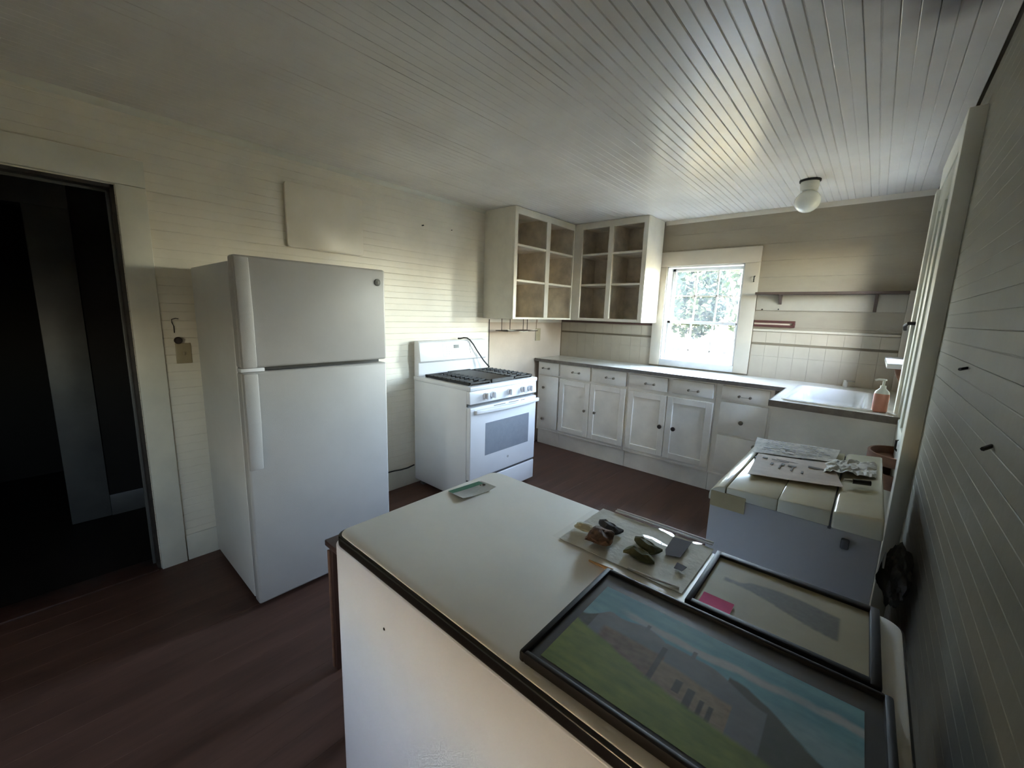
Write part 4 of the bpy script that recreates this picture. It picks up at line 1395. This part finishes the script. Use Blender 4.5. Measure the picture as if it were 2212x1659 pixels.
def card_fn(u, v, z0=0.0):
    x_, y_ = -0.068 + 0.136 * u, -0.040 + 0.080 * v
    p = cm @ Vector((x_, y_, 0.0015 + 0.006 * (abs(2 * u - 1) ** 2) * (1 - v) + z0))
    return tuple(p)


mk('sheet', B().grid(lambda u, v: card_fn(u, v), 10, 6, 0.001), M['card_white'], cd_)
mk('green_band', B().grid(lambda u, v: card_fn(u * 0.93, 0.68 + 0.32 * v, 0.0006), 10, 3), M['card_green'], cd_, label='green printed band')
mb = B()
for (u0, u1, v0) in ((0.18, 0.72, 0.55), (0.18, 0.60, 0.44), (0.18, 0.66, 0.34), (0.25, 0.55, 0.24)):
    mb.grid(lambda u, v, a=u0, b_=u1, c_=v0: card_fn(a + (b_ - a) * u, c_ + 0.035 * v, 0.0005), 6, 1)
mk('text_lines', mb, M['print_grey'], cd_)
ring = [card_fn(0.88 + 0.035 * math.cos(a), 0.55 + 0.06 * math.sin(a), 0.0008) for a in [2 * math.pi * i / 16 for i in range(16)]]
mk('seal_print', B().tube(ring, 0.0012, 5, closed=True).tube([card_fn(0.79, 0.60, 0.0008), card_fn(0.80, 0.60, 0.0008)], 0.002, 6), M['ink'], cd_)


zb = thing('plastic_bag', (2.41, 0.96, TZ), 'clear zip bag holding white paper, stones lying on it', 'bag')


def film(u, v):
    x_ = 2.246 + 0.336 * u
    y_ = 0.832 + 0.262 * v
    ed = min(u, v, 1 - u, 1 - v)
    z = TZ + 0.0062 + 0.0035 * (mnoise.noise(Vector((x_ * 22, y_ * 30, 1))) + 0.5) * min(1, ed * 8)
    return (x_, y_, z)


mk('film', B().grid(film, 48, 36), M['film'], zb, smooth=80)
mk('zip_strip', B().tube([(2.300, 1.090, TZ + 0.006), (2.43, 1.092, TZ + 0.008), (2.570, 1.098, TZ + 0.006)], 0.0035, 6)
   .tube([(2.300, 1.080, TZ + 0.006), (2.43, 1.080, TZ + 0.008), (2.570, 1.086, TZ + 0.006)], 0.0022, 6), M['enamel_sink'], zb, label='shiny zip edge')
mk('fold_edge', B().tube([(2.455, 0.838, TZ + 0.007), (2.52, 0.842, TZ + 0.008), (2.568, 0.852, TZ + 0.006)], 0.003, 6), M['enamel_sink'], zb, label='shiny folded edge')
mk('label_print', B().prism([(2.483, 1.050), (2.528, 1.056), (2.530, 0.965), (2.500, 0.952), (2.490, 0.975)], 'Z', TZ + 0.0085, TZ + 0.0092), M['grey_print'], zb,
   label='grey printed patch')
mk('label_print', B().prism([(2.532, 0.940), (2.556, 0.936), (2.552, 0.912), (2.534, 0.912)], 'Z', TZ + 0.0085, TZ + 0.0092), M['grey_print'], zb,
   label='small grey printed patch')


def towel(u, v):
    x_ = 2.262 + 0.315 * u
    y_ = 0.842 + 0.232 * v
    return (x_, y_, TZ + 0.0022 + 0.0022 * abs(mnoise.noise(Vector((x_ * 26, y_ * 26, 3)))))


mk('paper_towel', B().grid(towel, 30, 24, 0.0012), M['tissue'], label='white paper towel inside the clear bag', cat='paper towel')


def point_outline(n=9):
    top = [(-0.5, 0.0), (-0.40, 0.16), (-0.2, 0.26), (0.05, 0.30), (0.28, 0.24), (0.42, 0.34), (0.46, 0.10)]
    return top + [(x_, -y_) for x_, y_ in reversed(top[1:])]


def stone_point(name, c, L_, W_, ang, mat, label, h=0.013):
    b = B()
    m = Matrix.Translation(c) @ Matrix.Rotation(ang, 4, 'Z')
    out = point_outline()
    bm = b.bm
    low = [bm.verts.new(m @ Vector((p[0] * L_, p[1] * W_, 0.0))) for p in out]
    mid = [bm.verts.new(m @ Vector((p[0] * L_, p[1] * W_, h * 0.45))) for p in out]
    up = [bm.verts.new(m @ Vector((p[0] * L_ * 0.6, p[1] * W_ * 0.45, h * (1 + 0.15 * math.sin(i * 2.1))))) for i, p in enumerate(out)]
    n = len(out)
    for A, C in ((low, mid), (mid, up)):
        for i in range(n):
            bm.faces.new([A[i], A[(i + 1) % n], C[(i + 1) % n], C[i]])
    bm.faces.new(up)
    bm.faces.new(list(reversed(low)))
    return mk(name, b, mat, label=label, cat='stone', group='stones on the clear bag', smooth=0)


PT = TZ + 0.0078
stone_point('stone_point', (2.336, 0.972, PT), 0.080, 0.062, math.radians(-20), M['stone_grey'], 'dark grey flint point, farthest of the stones on the bag', 0.014)
stone_point('stone_point', (2.448, 0.957, PT), 0.082, 0.062, math.radians(-24), M['stone_green'], 'olive green stone point, the farther of two side by side', 0.013)
stone_point('stone_point', (2.456, 0.903, PT), 0.080, 0.064, math.radians(168), M['stone_green'], 'olive green stone point, the nearer of two side by side', 0.014)
mk('rock', B().blob((2.352, 0.893, PT + 0.014), (0.034, 0.029, 0.020), 5, 0.45, 3, 0.4, 1.6, flat=-0.014), M['stone_brown'],
   label='knobbly reddish-brown rock on the clear bag', cat='stone', group='stones on the clear bag', smooth=25)
mk('rock', B().blob((2.292, 0.918, PT + 0.006), (0.027, 0.018, 0.009), 9, 0.4, 3, 0.2, 1.6, flat=-0.006), M['stone_pale'],
   label='pale yellowish stone at the left of the bag', cat='stone', group='stones on the clear bag', smooth=25)
mk('wooden_stick', B().tube([(2.372, 0.806, TZ + 0.0045), (2.432, 0.809, TZ + 0.0045)], [0.0022, 0.0045], 8), M['stick'],
   label='orange-brown stick end beside the large picture frame', cat='stick')


# pictures: frame bars, printed sheet as coloured mesh
def fbm(x_, y_, s=0.0, o=4):
    t, a, f_ = 0.0, 0.5, 1.0
    for _ in range(o):
        t += a * mnoise.noise(Vector((x_ * f_, y_ * f_, s)))
        a *= 0.5
        f_ *= 2.1
    return t


def lerp(a, b_, t):
    t = max(0.0, min(1.0, t))
    return tuple(a[i] + (b_[i] - a[i]) * t for i in range(3))


def sm(a, b_, x_):
    t = max(0.0, min(1.0, (x_ - a) / (b_ - a)))
    return t * t * (3 - 2 * t)


def print_mesh(name, parent, mtx, w, h, z, nu, nv, colfn, mat):
    bm = bmesh.new()
    V = [[bm.verts.new(mtx @ Vector((w * i / nu, h * j / nv, z))) for j in range(nv + 1)] for i in range(nu + 1)]
    lay_ = bm.loops.layers.float_color.new('print')
    for i in range(nu):
        for j in range(nv):
            f_ = bm.faces.new([V[i][j], V[i + 1][j], V[i + 1][j + 1], V[i][j + 1]])
            for lp, (a_, c_) in zip(f_.loops, ((i, j), (i + 1, j), (i + 1, j + 1), (i, j + 1))):
                lp[lay_] = (*colfn(a_ / nu, c_ / nv), 1.0)
    org = ROOT[parent.name]
    for v in bm.verts:
        v.co -= org
    me = bpy.data.meshes.new(name)
    bm.to_mesh(me)
    bm.free()
    me.materials.append(mat)
    o = bpy.data.objects.new(name, me)
    COL.objects.link(o)
    o.parent = parent
    ROOT[o.name] = org
    return o


SKY1, SKY2, CLOUD = (0.10, 0.25, 0.29), (0.20, 0.38, 0.40), (0.44, 0.42, 0.40)
ROOFC, WALLC, LOGC = (0.155, 0.155, 0.155), (0.235, 0.165, 0.10), (0.30, 0.235, 0.15)
GRASS1, GRASS2, HILL = (0.235, 0.275, 0.055), (0.14, 0.185, 0.045), (0.075, 0.085, 0.06)


def house_painting(u, v):
    n1 = fbm(u * 9, v * 9, 1.0)
    n2 = fbm(u * 26, v * 26, 2.0)
    # sky with a long streak of cloud running across the top
    c = lerp(SKY1, SKY2, 0.5 + 1.1 * fbm(u * 4, v * 12, 5.0))
    cb = 0.86 - 0.10 * u - 0.05 * math.sin(u * 5) + 0.03 * n1
    k = (1 - sm(0.015, 0.055, abs(v - cb))) * sm(0.10, 0.25, u) * (1 - 0.35 * sm(0.72, 0.80, u) * (1 - sm(0.86, 0.93, u)))
    c = lerp(c, CLOUD, k * 0.8)
    c = lerp(c, lerp(SKY2, CLOUD, 0.6), 0.55 * sm(0.0, 0.2, 0.74 - v + 0.1 * n1))
    # tree mass at the right and lower right
    hill = 0.60 - 0.25 * sm(0.70, 1.0, u) * 0.3 + 0.03 * n2 if u > 0.70 else -1
    ridge = 0.56 + 0.10 * math.sin((u - 0.5) * 3.0) if u > 0.62 else 0
    if u > 0.60:
        edge = 0.70 - 0.33 * sm(0.62, 1.0, u) + 0.03 * n1
        c = lerp(c, lerp(HILL, (0.11, 0.11, 0.085), 0.5 + n2), sm(edge + 0.012, edge - 0.012, v))
    # left wooded mound
    if u < 0.16:
        edge = 0.58 + 0.12 * sm(0.0, 0.1, u) + 0.03 * n1
        c = lerp(c, lerp((0.12, 0.115, 0.09), HILL, 0.5 + n2), sm(edge + 0.012, edge - 0.012, v))
    # roofs: two gables in a row
    r1 = 0.74 + 0.02 * math.sin(u * 30) - 0.10 * sm(0.10, 0.03, u)
    if 0.06 < u < 0.40:
        top = r1 - 0.05 * sm(0.33, 0.40, u) - 0.05 * sm(0.12, 0.06, u)
        c = lerp(c, lerp(ROOFC, (0.21, 0.205, 0.20), 0.5 + n1), sm(top + 0.010, top - 0.010, v))
    if 0.36 <= u < 0.74:
        top = 0.71 - 0.14 * sm(0.52, 0.74, u)
        c = lerp(c, lerp(ROOFC, (0.19, 0.185, 0.18), 0.5 + n1), sm(top + 0.010, top - 0.010, v))
    # walls
    if 0.10 < u < 0.38:
        top = 0.57 + 0.01 * n2
        c = lerp(c, lerp(WALLC, (0.165, 0.105, 0.065), 0.5 + 1.3 * n2), sm(top + 0.02, top - 0.02, v) * sm(0.10, 0.13, u))
    if 0.355 < u < 0.64:
        top = 0.53 - 0.05 * sm(0.4, 0.64, u)
        c = lerp(c, lerp(LOGC, WALLC, 0.5 + 1.3 * n2), sm(top + 0.02, top - 0.02, v))
    # dark corner post between the two houses, chimneys, windows and door
    if 0.355 < u < 0.375 and 0.30 < v < 0.66:
        c = lerp(c, (0.05, 0.045, 0.04), 0.85)
    for (cx, a_, b_) in ((0.27, 0.72, 0.80), (0.47, 0.69, 0.77)):
        if abs(u - cx) < 0.008 and a_ < v < b_:
            c = ROOFC
    for (xa_, xb_, za_, zb_) in ((0.45, 0.475, 0.34, 0.45), (0.495, 0.525, 0.24, 0.43), (0.545, 0.562, 0.28, 0.40), (0.575, 0.592, 0.27, 0.39)):
        if xa_ < u < xb_ and za_ < v < zb_:
            c = lerp(c, (0.055, 0.055, 0.045), 0.85)
    # sloping lawn
    lawn = 0.50 - 0.50 * u * 0.75 + 0.03 * n1
    lawn2 = 0.40 - 0.20 * u + 0.03 * n1
    ln = max(lawn * (1 - sm(0.0, 0.5, u)) + lawn2 * sm(0.0, 0.5, u), 0.0)
    g = lerp(GRASS2, GRASS1, 0.55 + 1.2 * fbm(u * 8, v * 20, 7.0))
    g = lerp(g, HILL, sm(0.60, 0.95, u) * 0.85)
    c = lerp(c, g, sm(ln + 0.02, ln - 0.03, v))
    return lerp(c, (0, 0, 0), 0.12 + 0.15 * n2)


PAPER = (0.36, 0.315, 0.20)


def house_sketch(u, v):
    n2 = fbm(u * 30, v * 30, 3.0)
    c = lerp(PAPER, (0.31, 0.275, 0.17), 0.5 + 0.8 * fbm(u * 5, v * 5, 8.0))
    top = 0.66 + 0.06 * sm(0.22, 0.30, u) - 0.03 * math.sin(u * 9) + 0.012 * n2
    bot = 0.56 - 0.24 * sm(0.20, 0.85, u) + 0.02 * n2
    k = sm(0.10, 0.12, u) * (1 - sm(0.83, 0.85, u)) * sm(bot - 0.02, bot + 0.02, v) * (1 - sm(top - 0.02, top + 0.02, v))
    ink = lerp((0.055, 0.050, 0.038), (0.11, 0.098, 0.072), 0.5 + 1.2 * n2)
    return lerp(c, ink, k * 0.88)


def frame_bars(x0, x1, y0, y1, wl_, wr_, wb_, wt_, z0, z1, mtx, bev=0.004):
    b = B()
    b.box(x0, x0 + wl_, y0, y1, z0, z1, bev, 2, mtx)
    b.box(x1 - wr_, x1, y0, y1, z0, z1, bev, 2, mtx)
    b.box(x0 + wl_ - 0.003, x1 - wr_ + 0.003, y0, y0 + wb_, z0, z1, bev, 2, mtx)
    b.box(x0 + wl_ - 0.003, x1 - wr_ + 0.003, y1 - wt_, y1, z0, z1, bev, 2, mtx)
    return b


pm = Matrix.Translation((2.432, 0.476, TZ + 0.0005)) @ Matrix.Rotation(math.radians(1.0), 4, 'Z')
p1 = thing('framed_picture', (2.67, 0.63, TZ), 'large black-framed painting of a long house under blue sky, front of the cabinet top', 'picture')
mk('frame', frame_bars(0, 0.482, 0, 0.316, 0.012, 0.012, 0.012, 0.012, 0, 0.020, pm), M['black_frame'], p1)
mk('mat_board', B().box(0.010, 0.472, 0.010, 0.306, 0.001, 0.0130, mtx=pm), plain('charcoal_mat_board', (0.050, 0.049, 0.050), 0.35, 0.5), p1, smooth=0,
   label='dark charcoal mat')
print_mesh('painting', p1, pm @ Matrix.Translation((0.030, 0.022, 0)), 0.418, 0.240, 0.0136, 190, 110, house_painting, M['print'])
p2 = thing('framed_picture', (2.745, 0.93, TZ), 'smaller black-framed sepia sketch with a pink note on its corner', 'picture')
pm2 = Matrix.Translation((2.592, 0.810, TZ + 0.0005)) @ Matrix.Rotation(math.radians(0.6), 4, 'Z')
mk('frame', frame_bars(0, 0.304, 0, 0.242, 0.013, 0.016, 0.016, 0.020, 0, 0.016, pm2, 0.003), M['black_frame'], p2)
print_mesh('sketch', p2, pm2 @ Matrix.Translation((0.011, 0.014, 0)), 0.279, 0.210, 0.0105, 110, 80, house_sketch, M['print'])
mk('backing', B().box(0.010, 0.292, 0.012, 0.228, 0.001, 0.0098, mtx=pm2), M['card_white'], p2, smooth=0)
mk('sticky_note', B().grid(lambda u, v: (2.614 + 0.058 * u, 0.828 + 0.037 * v, TZ + 0.0125 + 0.002 * v * v), 4, 4, 0.0006), M['pink'],
   label='bright pink sticky note on the small framed sketch', cat='sticky note')

# ------------------------------------------------------------------ outside: dry lawn and a belt of trees
mk('ground', B().box(-40, 45, -40, 60, -0.62, -0.5), M['grass'], kind='structure', smooth=0)


def make_tree(seed, hgt, crown_r, crown_z, n_leaf):
    random.seed(seed)
    tr = B()
    pts, rad = [], []
    for i in range(7):
        t = i / 6
        pts.append((0.25 * mnoise.noise(Vector((t * 2, seed, 0))) * t * 2, 0.25 * mnoise.noise(Vector((t * 2, seed, 5))) * t * 2, hgt * 0.75 * t))
        rad.append(0.16 * (1 - 0.75 * t) + 0.015)
    tr.tube(pts, rad, 8)
    for q in range(7):
        z = hgt * (0.28 + 0.07 * q)
        a = q * 2.4 + seed
        L_ = crown_r * random.uniform(0.6, 0.95)
        tr.tube([(0, 0, z), (L_ * 0.5 * math.cos(a), L_ * 0.5 * math.sin(a), z + 0.25 * L_), (L_ * math.cos(a), L_ * math.sin(a), z + 0.35 * L_)], [0.05, 0.03, 0.01], 5)
    lf = B()
    bm = lf.bm
    for i in range(n_leaf):
        while True:
            p = Vector((random.uniform(-1, 1), random.uniform(-1, 1), random.uniform(-1, 1)))
            if 0.25 < p.length < 1:
                break
        if mnoise.noise(p * 2.2 + Vector((seed, 0, 0))) < -0.12:
            continue
        c = Vector((p.x * crown_r, p.y * crown_r, crown_z + p.z * (hgt - crown_z)))
        s = random.uniform(0.16, 0.32)
        u = Vector((random.gauss(0, 1), random.gauss(0, 1), random.gauss(0, 1))).normalized()
        w = u.cross(Vector((random.gauss(0, 1), random.gauss(0, 1), random.gauss(0, 1)))).normalized()
        bm.faces.new([bm.verts.new(c + u * s), bm.verts.new(c + w * s * 0.5), bm.verts.new(c - u * s), bm.verts.new(c - w * s * 0.5)])
    return tr, lf


spots = [(-3.2, 12.5, 2, 0.62), (-0.6, 19.0, 0, 0.60), (-4.2, 21.5, 1, 0.62), (-7.6, 20.5, 0, 0.62), (-11.4, 24.0, 2, 0.64), (2.8, 22.5, 1, 0.60)]
for q in range(2, 8):
    spots.append((-30.0 + 4.6 * q + 0.3 * math.sin(q * 2.3), 33.0 + 1.2 * math.sin(q * 1.7), q % 3, 0.64 + 0.03 * math.sin(q * 3.1)))
for q in range(2, 7):
    spots.append((-34.0 + 5.9 * q + 0.3 * math.sin(q * 1.3), 41.0 + 0.5 * math.sin(q * 2.7), (q + 1) % 3, 0.92 + 0.03 * math.sin(q * 2.1)))
protos = {}
for i, (tx, ty, kd, sc) in enumerate(spots):
    near = ty < 15
    t = thing('tree', (tx, ty, -0.5), 'nearest green tree seen through the upper window panes' if near else 'hazy green tree in the row at the far edge of the lawn', 'tree',
              None if near else 'trees beyond the lawn')
    if kd not in protos:
        a, lf = make_tree(kd * 5 + 3, 8.5, 2.6, 5.0, 4200)
        for v in a.bm.verts:
            v.co += Vector((tx, ty, -0.5))
        for v in lf.bm.verts:
            v.co += Vector((tx, ty, -0.5))
        o1 = mk('trunk', a, M['bark'], t)
        o2 = mk('crown', lf, M['leaf'], t, smooth=0)
        o2['kind'] = 'stuff'
        protos[kd] = (o1.data, o2.data)
    else:
        for nm, me in zip(('trunk', 'crown'), protos[kd]):
            o = bpy.data.objects.new(nm, me)
            COL.objects.link(o)
            o.parent = t
            if nm == 'crown':
                o['kind'] = 'stuff'
    t.scale = (sc, sc, sc)
    t.rotation_euler = (0, 0, i * 1.3)
